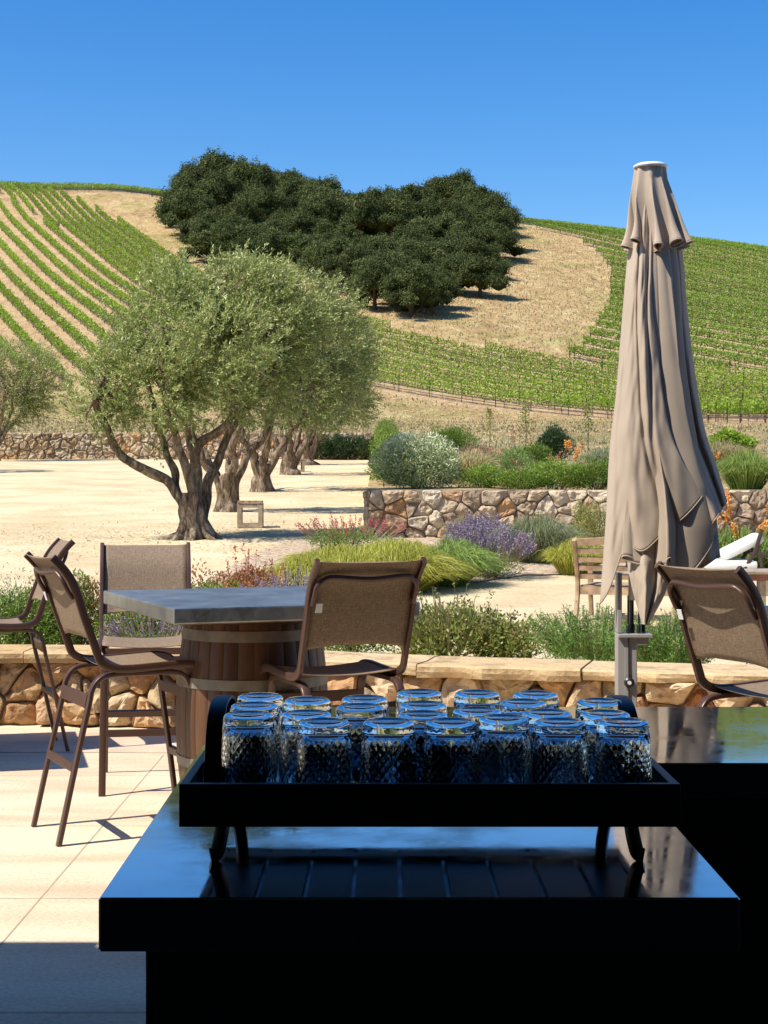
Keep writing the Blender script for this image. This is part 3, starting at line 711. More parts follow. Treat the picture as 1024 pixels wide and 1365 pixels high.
# ================================================================== OLIVE TREES
def olive_tree(base, limbs, lobes, ntwig, seed, trunk_r=.33, flare=1.5, leaf=(.075, .018), lpt=30, lab='', lean=(0, 0), scale=1.0, gnarl=.24):
    """limbs: list of polylines (relative metres) with end radii; lobes: (x,y,z,rx,ry,rz) relative to base"""
    rg = np.random.default_rng(seed); x0, y0, z0 = base
    root = empty('olive_tree', base, 0, lab, 'olive tree', 'olive trees in the gravel court')
    mb = MB()
    for li, (pts, r0, r1) in enumerate(limbs):
        P = [Vector(p) for p in pts]; Q = []
        for i in range(len(P) - 1):
            p0, p1, p2, p3 = P[max(i - 1, 0)], P[i], P[i + 1], P[min(i + 2, len(P) - 1)]
            for j in range(6):
                t = j / 6; Q.append(.5 * ((2 * p1) + (p2 - p0) * t + (2 * p0 - 5 * p1 + 4 * p2 - p3) * t * t + (3 * p1 - p0 - 3 * p2 + p3) * t ** 3))
        Q.append(P[-1]); m = len(Q)
        Q = [q + Vector((noise.noise(q * 2 + Vector((seed, 0, 0))), noise.noise(q * 2 + Vector((0, seed, 0))), 0)) * .10 for q in Q]
        rr = []
        for i in range(m):
            r = r0 + (r1 - r0) * (i / (m - 1)) ** .8
            if li == 0 or P[0].z < .05: r *= 1 + flare * math.exp(-max(Q[i].z, 0) / .16) * .30
            rr.append(r)
        mb.tube(Q, rr, 14 if r0 > .1 else 8, gnarl=gnarl, seed=seed + li)
    tr = mb.build('trunk', 'olive_bark', root, smooth=True)
    L_ = np.array(lobes, float); w = L_[:, 3] * L_[:, 4] * L_[:, 5]; w /= w.sum()
    k = rg.choice(len(lobes), ntwig, p=w); d = sph(ntwig, rg); rad = (.35 + .65 * rg.random(ntwig) ** .45)
    # clumping: keep twigs where a 3-D noise is high
    C = L_[k, :3] + d * rad[:, None] * L_[k, 3:]
    nz = np.array([noise.noise(Vector(c * 1.35 + seed)) for c in C]); keep = nz > -.07 + .08 * rg.normal(size=ntwig); C = C[keep]; d = d[keep]; rad = rad[keep]; n = len(C)
    axis = unit(d * .9 + [.45, .0, .45] + rg.normal(0, .45, (n, 3))); tl = .28 + .30 * rg.random(n)
    # leaves along each twig
    tw = np.repeat(np.arange(n), lpt); t = rg.random(len(tw)); P = C[tw] + axis[tw] * (t * tl[tw])[:, None] + rg.normal(0, .012, (len(tw), 3))
    A = unit(axis[tw] * .9 + rg.normal(0, .55, (len(tw), 3)))
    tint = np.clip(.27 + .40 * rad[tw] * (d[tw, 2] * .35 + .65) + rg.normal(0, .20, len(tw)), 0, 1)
    lv = leaves(P, A, leaf[0] * (.7 + .6 * rg.random(len(tw))) * scale, leaf[1] * scale, rg, tint=tint)
    V = lv[0] - 0
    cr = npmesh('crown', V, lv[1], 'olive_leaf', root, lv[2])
    # twig wood
    mb = MB(); mb.tint = .3
    idx = rg.choice(n, min(n, 260), replace=False)
    tops = [Vector(p[0][-1]) for p in limbs]
    for i in idx:
        c = Vector(C[i]); q = min(tops, key=lambda t_: (t_ - c).length)
        if (q - c).length < 1.7: 
            mid = q.lerp(c, .5) + Vector(rg.normal(0, .12, 3)); mb.tube([q, mid, c, c + Vector(axis[i]) * .3], [.022, .015, .008, .004], 4)
    if mb.v: mb.build('twigs', 'olive_bark', cr)
    return root
def P28(u, v, D, base):   # photo pixel at distance D, relative to the tree base
    return ((u - 512) / F * D - base[0], D - base[1], H - (v - HV) / F * D - base[2])
def px_lobes(L, base):
    out = []
    for (u, v, ru, rv, D) in L:
        x, y, z = P28(u, v, D, base); s = D / F; out.append((x, y, z, ru * s, (ru + rv) / 2 * s, rv * s))
    return out
bx, by = (258 - 512) / F * 28, 28.0; B = (bx, by, cz(bx, by) - .03)
def lp(L, base): return [P28(u, v, D, base) for (u, v, D) in L]
limbs = [
 ([(0, 0, -.1), (0, 0, .25), (-.02, 0, .55), (-.03, 0, .85)], .24, .20),
 ([(-.16, 0, -.1)] + lp([(250, 690, 28), (246, 668, 28), (228, 645, 28), (196, 627, 27.9), (165, 612, 27.8), (150, 590, 27.7), (138, 560, 27.6), (128, 530, 27.5)], B), .126, .05),
 (lp([(244, 665, 28), (232, 640, 28.1), (222, 610, 28.2), (214, 580, 28.3), (205, 540, 28.4), (195, 490, 28.4)], B), .084, .045),
 ([(.02, -.12, -.1)] + lp([(256, 690, 27.8), (256, 655, 27.8), (247, 625, 27.7), (238, 590, 27.6), (225, 560, 27.5), (215, 500, 27.4), (220, 440, 27.3)], B), .118, .04),
 ([(.1, 0, -.1)] + lp([(262, 690, 28), (260, 650, 28), (258, 615, 28), (270, 590, 28), (292, 575, 28), (310, 550, 28), (325, 500, 28), (330, 440, 28)], B), .134, .05),
 ([(.2, .05, -.1)] + lp([(268, 690, 28.2), (274, 655, 28.3), (290, 622, 28.4), (300, 590, 28.5), (312, 560, 28.6), (350, 520, 28.8), (370, 470, 28.8)], B), .126, .045),
 (lp([(258, 600, 28), (250, 560, 28), (262, 510, 27.8), (270, 450, 27.8), (265, 400, 27.9)], B), .059, .03),
 ([(-.3, -.1, -.05)] + lp([(246, 700, 27.8), (252, 670, 27.9)], B), .092, .08), ([(.33, -.05, -.05)] + lp([(272, 700, 27.9), (264, 672, 28)], B), .101, .09)]
lob = px_lobes([(190,505,72,62,27.8),(135,535,38,48,27.7),(235,440,82,62,28.2),(235,395,50,36,28.2),(300,405,75,55,28.4),(345,450,75,75,28.6),(290,520,75,42,28),(245,510,80,55,27.2),(320,394,64,38,28.5),(270,378,45,28,28.0),(380,410,55,45,28.8),(355,520,50,40,28.8),(165,445,30,35,28.2),(300,460,60,50,26.8),(195,575,28,20,28)], B)
for k_, (a_, l_, r_) in enumerate([(3.3, .62, .10), (2.6, .45, .08), (4.0, .5, .10), (4.7, .42, .11), (5.5, .55, .10), (6.1, .66, .09), (.6, .5, .08), (1.6, .4, .08)]):
    c_, s_ = math.cos(a_), math.sin(a_); limbs.append(([(c_ * .10, s_ * .10, .55), (c_ * .17, s_ * .17, .28), (c_ * .30, s_ * .30, .11), (c_ * l_, s_ * l_, -.01), (c_ * (l_ + .15), s_ * (l_ + .15), -.08)], r_, .03))
olive_tree(B, limbs, lob, 5900, 3, lab='large olive tree nearest the patio with a flared gnarled trunk and left-leaning limb', lpt=30, leaf=(.078, .020))
def simple_olive(u, v, D, L, seed, lab, n, tr=.3, spread=1.0, lpt=24, leaf=(.095, .026)):
    x = (u - 512) / F * D; b = (x, D, cz(x, D) - .03); rg = random.Random(seed)
    s = spread
    limbs = [([(0, 0, -.1), (rg.uniform(-.1, .1), 0, .4), (rg.uniform(-.1, .1), 0, .9)], tr, tr * .7)]
    for q in range(5):
        a = q * 1.2566 + rg.uniform(-.4, .4); c, sn = math.cos(a), math.sin(a)
        limbs.append(([(c * tr * .5, sn * tr * .5, -.05), (c * tr * .6, sn * tr * .6, .6), (c * .5 * s, sn * .5 * s, 1.25 + rg.uniform(-.2, .2)), (c * .9 * s, sn * .9 * s, 1.9), (c * 1.3 * s, sn * 1.3 * s, 2.7 + rg.uniform(-.3, .3)), (c * 1.6 * s, sn * 1.6 * s, 3.5)], tr * .5, .05))
    return olive_tree(b, limbs, px_lobes(L, b), n, seed, trunk_r=tr, lab=lab, lpt=lpt, leaf=leaf, gnarl=.34)
simple_olive(303, 683, 38, [(350,465,75,62,38),(400,430,62,52,38),(410,500,62,52,38),(330,530,58,38,38),(385,402,52,38,38),(430,460,45,48,38),(300,500,50,42,38)], 5, 'second olive tree of the row with a short twisted double trunk', 3600, tr=.25)
simple_olive(348, 655, 49, [(420,450,48,50,49),(455,470,42,55,49),(400,520,52,45,49),(440,540,48,32,49),(440,415,38,38,49)], 6, 'third olive tree of the row, thick trunk behind the wooden cube seat', 2400, tr=.32)
simple_olive(387, 633, 60, [(440,490,44,48,60),(470,510,34,45,60),(425,550,45,24,60),(465,450,28,32,60)], 7, 'fourth olive tree of the row with pale mound of soil at its trunk', 1900, tr=.30)
simple_olive(410, 621, 71, [(455,520,38,38,71),(480,535,26,32,71),(430,560,36,18,71)], 8, 'farthest olive tree of the row beside the dark hedge', 1500, tr=.34)
simple_olive(-6, 608, 80, [(20,520,52,42,80),(52,508,40,40,80),(-20,490,50,38,80),(60,540,26,24,80),(25,478,42,24,80),(10,545,40,26,80)], 9, 'olive tree at the left edge of the photo in front of the far stone wall', 4600, tr=.22, spread=1.1)
simple_olive(-75, 632, 62, [(-75,520,55,50,62)], 10, 'olive tree beyond the left edge whose shade crosses the gravel', 700, tr=.25, lpt=12, leaf=(.15, .05))

# leaf litter and stones on the gravel
rg = np.random.default_rng(5); n = 9000; tx = rg.choice([-3.47, -3.9, -3.9, -4.4, -5.0, -1.5, -8], n); tyy = rg.choice([28., 28, 28, 38, 49, 60, 30], n)
X = tx + rg.normal(.6, 2.2, n); Y = tyy + rg.normal(.3, 2.2, n); ok = (Y > 20) & (Y < 83) & (X < -.6); X = X[ok]; Y = Y[ok]
P_ = np.column_stack([X, Y, court(Y) + .02 * np.sin(X * .7 + Y * .3) + .012]); A_ = rg.normal(size=P_.shape) * [1, 1, .12]
v_, f_, t_ = leaves(P_, A_, .05 + .05 * rg.random(len(P_)), .025, rg, Nn=np.tile([0, 0, 1.], (len(P_), 1))); tag(npmesh('leaf_litter', v_, f_, 'dry_stem', None, t_), 'brown fallen leaves scattered on the gravel under the olives', 'leaf litter', kind='stuff')
# ================================================================== PLANTS
def base_empty(name, x, y, z, lab, cat_, group): return empty(name, (x, y, z), 0, lab, cat_, group)
def shrub(x, y, z, rx, ry, h, n, L, W, mat, lab, cat_='shrub', name='shrub', group=None, seed=0, nl=9, upw=.35, stems=True, root=None, part='foliage', flat=.5):
    rg = np.random.default_rng(seed + 1000); 
    if root is None: root = base_empty(name, x, y, z, lab, cat_, group)
    lob = []
    for i in range(nl):
        a = rg.random() * 2 * PI; q = math.sqrt(rg.random()) * .68
        lob.append((math.cos(a) * q * rx, math.sin(a) * q * ry, h * (.42 + .22 * rg.random()) * (1 - .35 * q), rx * rg.uniform(.3, .5), ry * rg.uniform(.3, .5), h * rg.uniform(.3, .42)))
    lob.append((0, 0, h * .35, rx * .85, ry * .85, h * .35)); lob = np.array(lob)
    w = lob[:, 3] * lob[:, 4] * lob[:, 5]; w = w ** .8; w /= w.sum(); k = rg.choice(len(lob), n, p=w); d = sph(n, rg); r = 1 - .45 * rg.random(n) ** 2
    P = lob[k, :3] + d * r[:, None] * lob[k, 3:]; P = P[P[:, 2] > .0]; n = len(P)
    dd = d[:n]; A = unit(rg.normal(0, .8, (n, 3)) + unit(P - [0, 0, h * .2]) * .9 + [0, 0, upw])
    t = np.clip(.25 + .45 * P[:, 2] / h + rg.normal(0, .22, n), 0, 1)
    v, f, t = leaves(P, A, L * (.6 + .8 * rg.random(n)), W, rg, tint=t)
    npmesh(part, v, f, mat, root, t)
    if stems:
        mb = MB(); mb.tint = .3
        for i in range(14):
            a = rg.random() * 2 * PI; q = rg.random() ** .5 * .8; e = Vector((math.cos(a) * q * rx, math.sin(a) * q * ry, h * (.5 + .3 * rg.random())))
            mb.tube([(e.x * .15, e.y * .15, -.03), (e.x * .5, e.y * .5, e.z * .5), e], [.014, .009, .004], 4)
        mb.build('stems', 'dry_stem', root)
    return root
def spikes(root, rx, ry, h, n, mat, seed, hl=.14, pl=22, ps=.018, x0=0, y0=0, h2=None, wr=.75, part='flower_spikes', lean=.25, stem='dry_stem', fanz=.3):
    rg = np.random.default_rng(seed + 2000); a = rg.random(n) * 2 * PI; q = np.sqrt(rg.random(n))
    B = np.column_stack([x0 + np.cos(a) * q * rx * .8, y0 + np.sin(a) * q * ry * .8, np.full(n, h * fanz)])
    T = np.column_stack([x0 + np.cos(a) * q * rx * (1 + lean), y0 + np.sin(a) * q * ry * (1 + lean), h * (1 - .3 * q ** 2) * (.75 + .35 * rg.random(n))])
    ax = unit(T - B); k = np.repeat(np.arange(n), pl); s = rg.random(len(k)) * hl
    P = T[k] - ax[k] * s[:, None] + rg.normal(0, ps * .35, (len(k), 3)); A = unit(rg.normal(size=(len(k), 3)) + ax[k] * .4)
    v, f, t = leaves(P, A, ps * (.7 + .6 * rg.random(len(k))), ps * wr, rg)
    if n <= 30:
        for q_ in range(n): o = npmesh(part.rstrip('s'), v[q_ * pl * 4:(q_ + 1) * pl * 4], f[:pl], mat, root, t[q_ * pl * 4:(q_ + 1) * pl * 4])
    else: o = npmesh(part, v, f, mat, root, t); o['kind'] = 'stuff'
    S = unit(np.cross(ax, rg.normal(size=(n, 3)))) * .0035
    V = np.stack([B - S, T - S, T + S, B + S], 1).reshape(-1, 3)
    if n <= 30:
        for q_ in range(n): npmesh('flower_stem', V[q_ * 4:q_ * 4 + 4], np.arange(4).reshape(-1, 4), stem, root, np.full(4, .5))
    else: npmesh('flower_stems', V, np.arange(len(V)).reshape(-1, 4), stem, root, np.full(len(V), .5))['kind'] = 'stuff'
    return o
def grass(x, y, z, rx, ry, h, n, mat, lab, seed=0, w=.006, droop=.5, name='grass_clump', group=None, wind=(.25, 0), root=None, part='blades', spread=.55, cat_='grass clump'):
    rg = np.random.default_rng(seed + 3000)
    if root is None: root = base_empty(name, x, y, z, lab, cat_, group)
    a = rg.random(n) * 2 * PI; q = rg.random(n) ** .6; dx = np.cos(a); dy = np.sin(a)
    B = np.column_stack([dx * q * rx * (1 - spread), dy * q * ry * (1 - spread), np.zeros(n)])
    hh = h * (.55 + .5 * rg.random(n)); rc = (.25 + q * .75) * (.35 + .75 * rg.random(n)) * spread; hh = hh * (1 - .3 * q)
    pts = []
    for s, (hf, of) in enumerate([(0, 0), (.45, .38), (.82, .78), (1.0 , 1.08), (1 - droop * .30, 1.38)]):
        dz = hh * hf * (1 - (droop * .30 * rc / spread if s > 2 else 0)); sc = rc * of * 1.35
        pts.append(B + np.column_stack([dx * sc * rx + wind[0] * of * h * .5, dy * sc * ry + wind[1] * of * h * .5, dz]))
    sd = unit(np.column_stack([-dy, dx, np.zeros(n)]) + rg.normal(0, .5, (n, 3))) * w * .5
    V = []
    for s, p in enumerate(pts):
        k = [1, .95, .8, .55, .12][s]; V += [p - sd * k, p + sd * k]
    V = np.stack(V, 1).reshape(-1, 3); m = 10
    Fb = np.array([[0, 1, 3, 2], [2, 3, 5, 4], [4, 5, 7, 6], [6, 7, 9, 8]]); Fc = (np.arange(n)[:, None, None] * m + Fb[None]).reshape(-1, 4)
    t = np.repeat(rg.random(n) * .7, m) + np.tile(np.repeat([0, .05, .12, .2, .3], 2), n)
    npmesh(part, V, Fc, mat, root, np.clip(t, 0, 1)); return root
def at(u, D): return (u - 512) / F * D
def gpos(u, v): x, y = court_pt(u, v); return x, y, cz(x, y)
def bedpos(u, v):
    D = np.arange(28.5, 95, .1); z = H - (v - HV) / F * D; h = np.nonzero(garden(D) >= z)[0]
    d = D[h[0]] if len(h) else 90.; return ((u - 512) / F * d, float(d), float(garden(d)))

# --- bed behind the seat wall, left part (D 10.9 - 13)
GB = 'low plants in the bed behind the seat wall'
def low_bed(u, D, ru, h, n, L, W, mat, lab, seed, ry=.5, name='shrub', cat_='shrub', **k):
    x = at(u, D); return shrub(x, D, cz(x, D) - .02, ru / F * D, ry, h, n, L, W, mat, lab, cat_, name, GB, seed, **k)
r1 = low_bed(20, 11.4, 75, .58, 9000, .032, .010, 'green_leaf', 'leafy green mound left of the patio stools, pale tips', 1, nl=12)
shrub(0, 0, 0, .5, .35, .78, 1700, .03, .008, 'silver_leaf', '', seed=2, root=r1, part='pale_tips', stems=False)
r2 = low_bed(95, 11.5, 66, .64, 9000, .030, .012, 'green_leaf', 'green mound with orange-red tips behind the leftmost stool', 3, nl=12)
shrub(0, 0, 0, .38, .3, .76, 2000, .03, .014, 'rust_leaf', '', seed=201, root=r2, part='red_tips', stems=False)
r3 = low_bed(185, 11.4, 70, .52, 9500, .028, .012, 'bright_leaf', 'bright green mound behind the stool with its back to the bed', 5, nl=12)
shrub(0, 0, 0, .38, .3, .64, 1300, .028, .013, 'rust_leaf', '', seed=202, root=r3, part='red_tips', stems=False)
r4 = low_bed(205, 11.0, 62, .28, 3000, .022, .008, 'rosemary_leaf', 'low lavender with purple flowers under the table corner', 6, ry=.3, name='lavender', cat_='lavender')
spikes(r4, .34, .25, .36, 130, 'purple_flower', 6, hl=.09, pl=20, ps=.012)
r5 = low_bed(275, 12.3, 55, .62, 7000, .030, .013, 'green_leaf', 'green mound dotted with red leaf tips behind the steel table', 7)
shrub(0, 0, 0, .38, .35, .78, 1800, .03, .014, 'rust_leaf', '', seed=203, root=r5, part='red_tips', stems=False)
r6 = low_bed(330, 14.5, 62, .72, 10000, .036, .018, 'rust_leaf', 'reddish-green open shrub above the far edge of the steel table', 8, cat_='shrub', ry=.5)
spikes(r6, .34, .4, .78, 26, 'coral_flower', 8, hl=.10, pl=20, ps=.022)
r7 = low_bed(395, 13.0, 62, .42, 4200, .028, .010, 'rosemary_leaf', 'mounded lavender in purple flower just beyond the table', 9, name='lavender', cat_='lavender', ry=.45)
spikes(r7, .42, .42, .60, 170, 'purple_flower', 9, hl=.12, pl=26, ps=.014)
r8 = low_bed(470, 11.3, 60, .50, 5200, .032, .012, 'green_leaf', 'green shrub hidden behind the back of the near stool', 10)
# right part of the same bed
r9 = low_bed(600, 11.0, 82, .48, 6200, .040, .016, 'azalea_leaf', 'open leafy shrub with upright reddish stems right of the near stool', 11, ry=.45, nl=14, upw=.8)
spikes(r9, .42, .35, .55, 60, 'azalea_leaf', 12, hl=.20, pl=14, ps=.034, wr=.45, part='shoots')
r9b = low_bed(672, 11.1, 48, .36, 2600, .040, .016, 'azalea_leaf', 'small leafy shrub between the open shrub and the rosemary', 13, ry=.4, upw=.8)
spikes(r9b, .24, .3, .44, 30, 'azalea_leaf', 14, hl=.20, pl=14, ps=.034, part='shoots')
r10 = low_bed(795, 10.7, 84, .34, 9000, .030, .005, 'herb_leaf', 'feathery rosemary left of the umbrella post', 15, ry=.4, nl=14, upw=.9, name='rosemary', cat_='rosemary')
spikes(r10, .42, .35, .44, 210, 'herb_leaf', 16, hl=.28, pl=60, ps=.030, wr=.2, part='sprigs')
r11 = low_bed(890, 10.4, 62, .34, 8000, .030, .005, 'herb_leaf', 'feathery rosemary between the umbrella post and the right stool', 17, ry=.4, nl=12, upw=.9, name='rosemary', cat_='rosemary')
spikes(r11, .34, .35, .44, 180, 'herb_leaf', 18, hl=.26, pl=60, ps=.030, wr=.2, part='sprigs')
r12 = low_bed(1045, 10.3, 60, .36, 4500, .026, .008, 'green_leaf', 'green herb behind the right stool at the edge of the photo', 19, ry=.4)

# --- middle bed: grasses, lavender, salvia (D 19 - 27)
GM = 'grasses and flowers below the garden wall'
def mid(u, v): return gpos(u, v)
for i, (u, v, ru, h, lab) in enumerate([(400, 792, 55, .62, 'golden-green ornamental grass at the left end of the grass drift'), (470, 790, 60, .70, 'golden-green ornamental grass behind the near stool'), (535, 790, 58, .78, 'golden-green ornamental grass right of the near stool back'), (592, 782, 48, .80, 'rounded golden-green ornamental grass beside the lavender'), (440, 772, 60, .60, 'golden-green ornamental grass at the back of the drift'), (515, 765, 60, .62, 'golden-green ornamental grass under the wall end')]):
    x, y, z = gpos(u, v); s = y / F; grass(x, y, z, ru * s * 1.15, .6, h * .9, 3000, 'gold_grass' if i != 3 else 'green_grass', lab, i, w=.010, droop=.9, group=GM, wind=(.35, 0), name='ornamental_grass', cat_='ornamental grass')
x, y, z = gpos(652, 773); r = shrub(x, y, z, .58, .55, .48, 4500, .035, .012, 'rosemary_leaf', 'round catmint covered in violet flowers in front of the stone wall', 'catmint', 'catmint', GM, 30)
spikes(r, .56, .5, .76, 260, 'purple_flower', 31, hl=.20, pl=26, ps=.024)
x, y, z = gpos(640, 745); r = shrub(x, y, z, .45, .4, .45, 2500, .035, .012, 'rosemary_leaf', 'smaller catmint in violet flower touching the stone wall', 'catmint', 'catmint', GM, 32)
spikes(r, .45, .4, .68, 220, 'purple_flower', 33, hl=.2, pl=30, ps=.026)
x, y, z = gpos(716, 752); grass(x, y, z, .62, .6, .82, 3600, 'blue_grass', 'silvery blue grass clump with fine arching blades before the wall', 40, w=.008, droop=.5, group=GM, name='ornamental_grass', cat_='ornamental grass', wind=(0, 0))
x, y, z = gpos(620, 732); grass(x, y, z, .5, .5, .62, 1400, 'straw_grass', 'wispy straw-coloured grass against the middle of the stone wall', 41, w=.007, droop=.4, group=GM, name='ornamental_grass', cat_='ornamental grass')
x, y, z = gpos(765, 768); grass(x, y, z, .45, .4, .58, 2400, 'gold_grass', 'golden grass just left of the slatted wooden chair', 42, w=.009, droop=.7, group=GM, name='ornamental_grass', cat_='ornamental grass')
x, y, z = gpos(792, 735); shrub(x, y, z, .42, .4, .98, 4000, .035, .016, 'azalea_leaf', 'upright green bush climbing the wall left of the umbrella', 'shrub', 'shrub', GM, 43)
x, y, z = gpos(465, 735); r = shrub(x, y, z, .75, .5, .42, 3500, .04, .014, 'green_leaf', 'salvia patch in magenta flower at the left end of the stone wall', 'salvia', 'salvia', GM, 44)
spikes(r, .8, .5, .58, 90, 'red_flower', 45, hl=.14, pl=16, ps=.024)
for i, (u, v, h, lab) in enumerate([(985, 765, .75, 'green poker plant clump under its orange torch flowers'), (1040, 765, .8, 'poker plant clump at the right edge behind the coffee table')]):
    x, y, z = gpos(u, v); r = grass(x, y, z, .6, .5, h, 2400, 'green_grass', lab, 50 + i, w=.012, droop=.6, group='poker plants', name='poker_plant', cat_='poker plant', wind=(0, 0))
    spikes(r, .35, .35, 1.22, 9, 'orange_flower', 52 + i, hl=.18, pl=110, ps=.032, lean=.35)
# --- on top of the wall
GT = 'plants in the garden above the stone wall'
x, y, z = at(559, 29.6), 29.6, float(garden(29.6)); shrub(x, y, z, .93, .8, 1.22, 19000, .055, .024, 'silver_leaf', 'big round silver-leaved bush on the left end of the wall', 'silver bush', 'silver_bush', GT, 60, nl=16)
x, y, z = bedpos(607, 606); shrub(x, y, z, 38 / F * y, .9, 44 / F * y, 7000, .09, .02, 'green_leaf', 'wide low green mound behind the silver bush', 'shrub', 'shrub', GT, 61, upw=.9)
x, y, z = bedpos(741, 614); shrub(x, y, z, 32 / F * y, .8, 50 / F * y, 7000, .075, .024, 'dark_leaf', 'upright dark green shrub in the middle of the garden', 'shrub', 'shrub', GT, 62, upw=.8)
x, y, z = bedpos(712, 622); shrub(x, y, z, 24 / F * y, .6, 34 / F * y, 3500, .06, .02, 'green_leaf', 'grass-green tuft touching the dark garden shrub', 'shrub', 'shrub', GT, 63, upw=.9)
x, y, z = bedpos(682, 632); shrub(x, y, z, 34 / F * y, .6, 36 / F * y, 4500, .06, .013, 'rosemary_leaf', 'blue-green feathery mound in the middle of the garden', 'shrub', 'shrub', GT, 64, upw=.9)
x, y, z = bedpos(632, 612); shrub(x, y, z, 30 / F * y, .6, 24 / F * y, 2500, .06, .012, 'dry_stem', 'brownish faded shrub behind the silver bush', 'shrub', 'shrub', GT, 65, upw=.9)
for i, (u, D, ru, h, mat, lab) in enumerate([(640, 30.2, 45, .52, 'bright_leaf', 'yellow-green hedge plant right of the silver bush'), (700, 29.6, 40, .44, 'bright_leaf', 'low bright hedge plant above the orange wall stones'), (745, 29.8, 45, .62, 'bright_leaf', 'full bright-green hedge plant on the wall'), (795, 29.6, 42, .64, 'green_leaf', 'green hedge plant on the wall beside the umbrella'), (850, 29.6, 45, .60, 'green_leaf', 'green hedge plant on the wall behind the umbrella')]):
    x = at(u, D); shrub(x, D, float(garden(D)), ru / F * D * 1.15, .5, h, 6500, .05, .016, mat, lab, 'shrub', 'shrub', GT, 70 + i, nl=12)
for i, (u, v, ru, h, mat, lab) in enumerate([(630, 640, 28, 44, 'straw_grass', 'straw-yellow grass clump behind the bright hedge'), (805, 634, 34, 40, 'blue_grass', 'grey-green grass clump in front of the umbrella edge'), (590, 630, 30, 38, 'straw_grass', 'pale straw grass half hidden by the silver bush'), (775, 640, 20, 30, 'straw_grass', 'small dry grass clump between the hedge plants'), (960, 628, 44, 44, 'straw_grass', 'soft straw grass right of the umbrella'), (995, 660, 36, 62, 'green_grass', 'spiky green grass fountain on the wall right of the umbrella'), (1060, 655, 40, 60, 'green_grass', 'green grass fountain at the right edge above the wall')]):
    x, y, z = bedpos(u, v); s = y / F; grass(x, y, z, ru * s * 1.1, .6, h * s, 2200, mat, lab, 80 + i, w=.0125 * y / 30, droop=.5, group=GT, name='ornamental_grass', cat_='ornamental grass', wind=(0, 0))
x, y, z = bedpos(975, 606); shrub(x, y, z, 34 / F * y, .7, 36 / F * y, 5000, .10, .06, 'vine_leaf', 'sprawling bright vine-leaved bush behind the green grass fountain', 'shrub', 'shrub', GT, 90)
x, y, z = bedpos(935, 640); r = shrub(x, y, z, .4, .4, .5, 1500, .05, .02, 'green_leaf', 'orange-flowered plant at the right side of the umbrella', 'flowering plant', 'flowering_plant', GT, 91); spikes(r, .5, .4, .85, 8, 'orange_flower', 91, hl=.12, pl=60, ps=.04)
for i, (u, v, h, n, sd) in enumerate([(690, 612, 50, 4, 1), (652, 628, 40, 6, 2), (715, 640, 50, 4, 3)]):
    x, y, z = bedpos(u, v); s = y / F; r = grass(x, y, z, .45, .45, .5, 350, 'rosemary_leaf', ['red yucca with a tall coral flower spike, farthest of the three', 'red yucca with leaning coral spikes left of the blue-green mound', 'red yucca with coral spikes right of the blue-green mound'][i], 95 + i, w=.014, group='red yuccas', name='red_yucca', cat_='yucca', wind=(0, 0))
    spikes(r, .4, .35, h * s, n, 'coral_flower', 96 + i, hl=.5, pl=60, ps=.04, lean=.5)
x, y, z = bedpos(765, 645); r = shrub(x, y, z, .3, .3, .5, 1000, .05, .02, 'bright_leaf', 'small plant with yellow-orange blooms above the hedge', 'flowering plant', 'flowering_plant', GT, 99); spikes(r, .22, .2, .98, 7, 'orange_flower', 99, hl=.14, pl=50, ps=.04)
for i, (yy, h) in enumerate([(33, .7), (38, .8), (45, .9), (54, 1.0), (66, 1.1), (77, 1.3)]):
    shrub(GX0 + .45, yy, float(garden(yy)), .6, 1.6, h, 2600, .07, .03, 'green_leaf', ['nearest low green shrub on the garden edge behind the silver bush', 'second low green shrub along the garden edge', 'third low green shrub along the garden edge', 'fourth low green shrub along the garden edge', 'fifth shrub along the garden edge towards the dark hedge', 'last shrub on the garden edge next to the dark hedge'][i], 'shrub', 'shrub', GT, 130 + i)
# thin young trees in the dry grass behind the garden
for i, (u, v, h) in enumerate([(652, 596, 40), (700, 606, 60), (783, 606, 60)]):
    x, y, z = bedpos(u, v); s = y / F; root = empty('sapling', (x, y, z), 0, ['shortest thin sapling in the dry grass left of the others', 'thin sapling with sparse leaves behind the coral spike', 'thin bare-looking sapling beside the dark garden shrub'][i], 'sapling', 'saplings in the dry grass')
    rg = np.random.default_rng(i); n = 260; t = rg.random(n) ** .7; P = np.column_stack([rg.normal(0, .22, n) * (1.1 - t), rg.normal(0, .2, n), .3 + t * h * s]); vv = leaves(P, rg.normal(size=(n, 3)) + [0, 0, .6], .11, .045, rg); npmesh('foliage', vv[0], vv[1], 'azalea_leaf', root, vv[2])
    mb = MB(); mb.tube([(0, 0, -.05), (.04, 0, h * s * .5), (0, 0, h * s * 1.05)], [.03, .022, .01], 5); mb.build('trunk', 'dry_stem', root)
# dark clipped hedge at the end of the court, bushes one by one
for i, u in enumerate([428, 455, 482, 506, 532]):
    D = 83.0; x = at(u, D); shrub(x, D, cz(x, D), .72, .8, 36 / F * D * 1.05, 4200, .10, .05, 'dark_leaf', ['dark hedge bush next to the farthest olive trunk', 'second dark hedge bush from the farthest olive', 'middle bush of the dark hedge ending the court', 'dark hedge bush left of the silver bush', 'dark hedge bush mostly hidden by the silver bush'][i], 'hedge bush', 'hedge_bush', 'dark bushes at the back of the court', 110 + i)
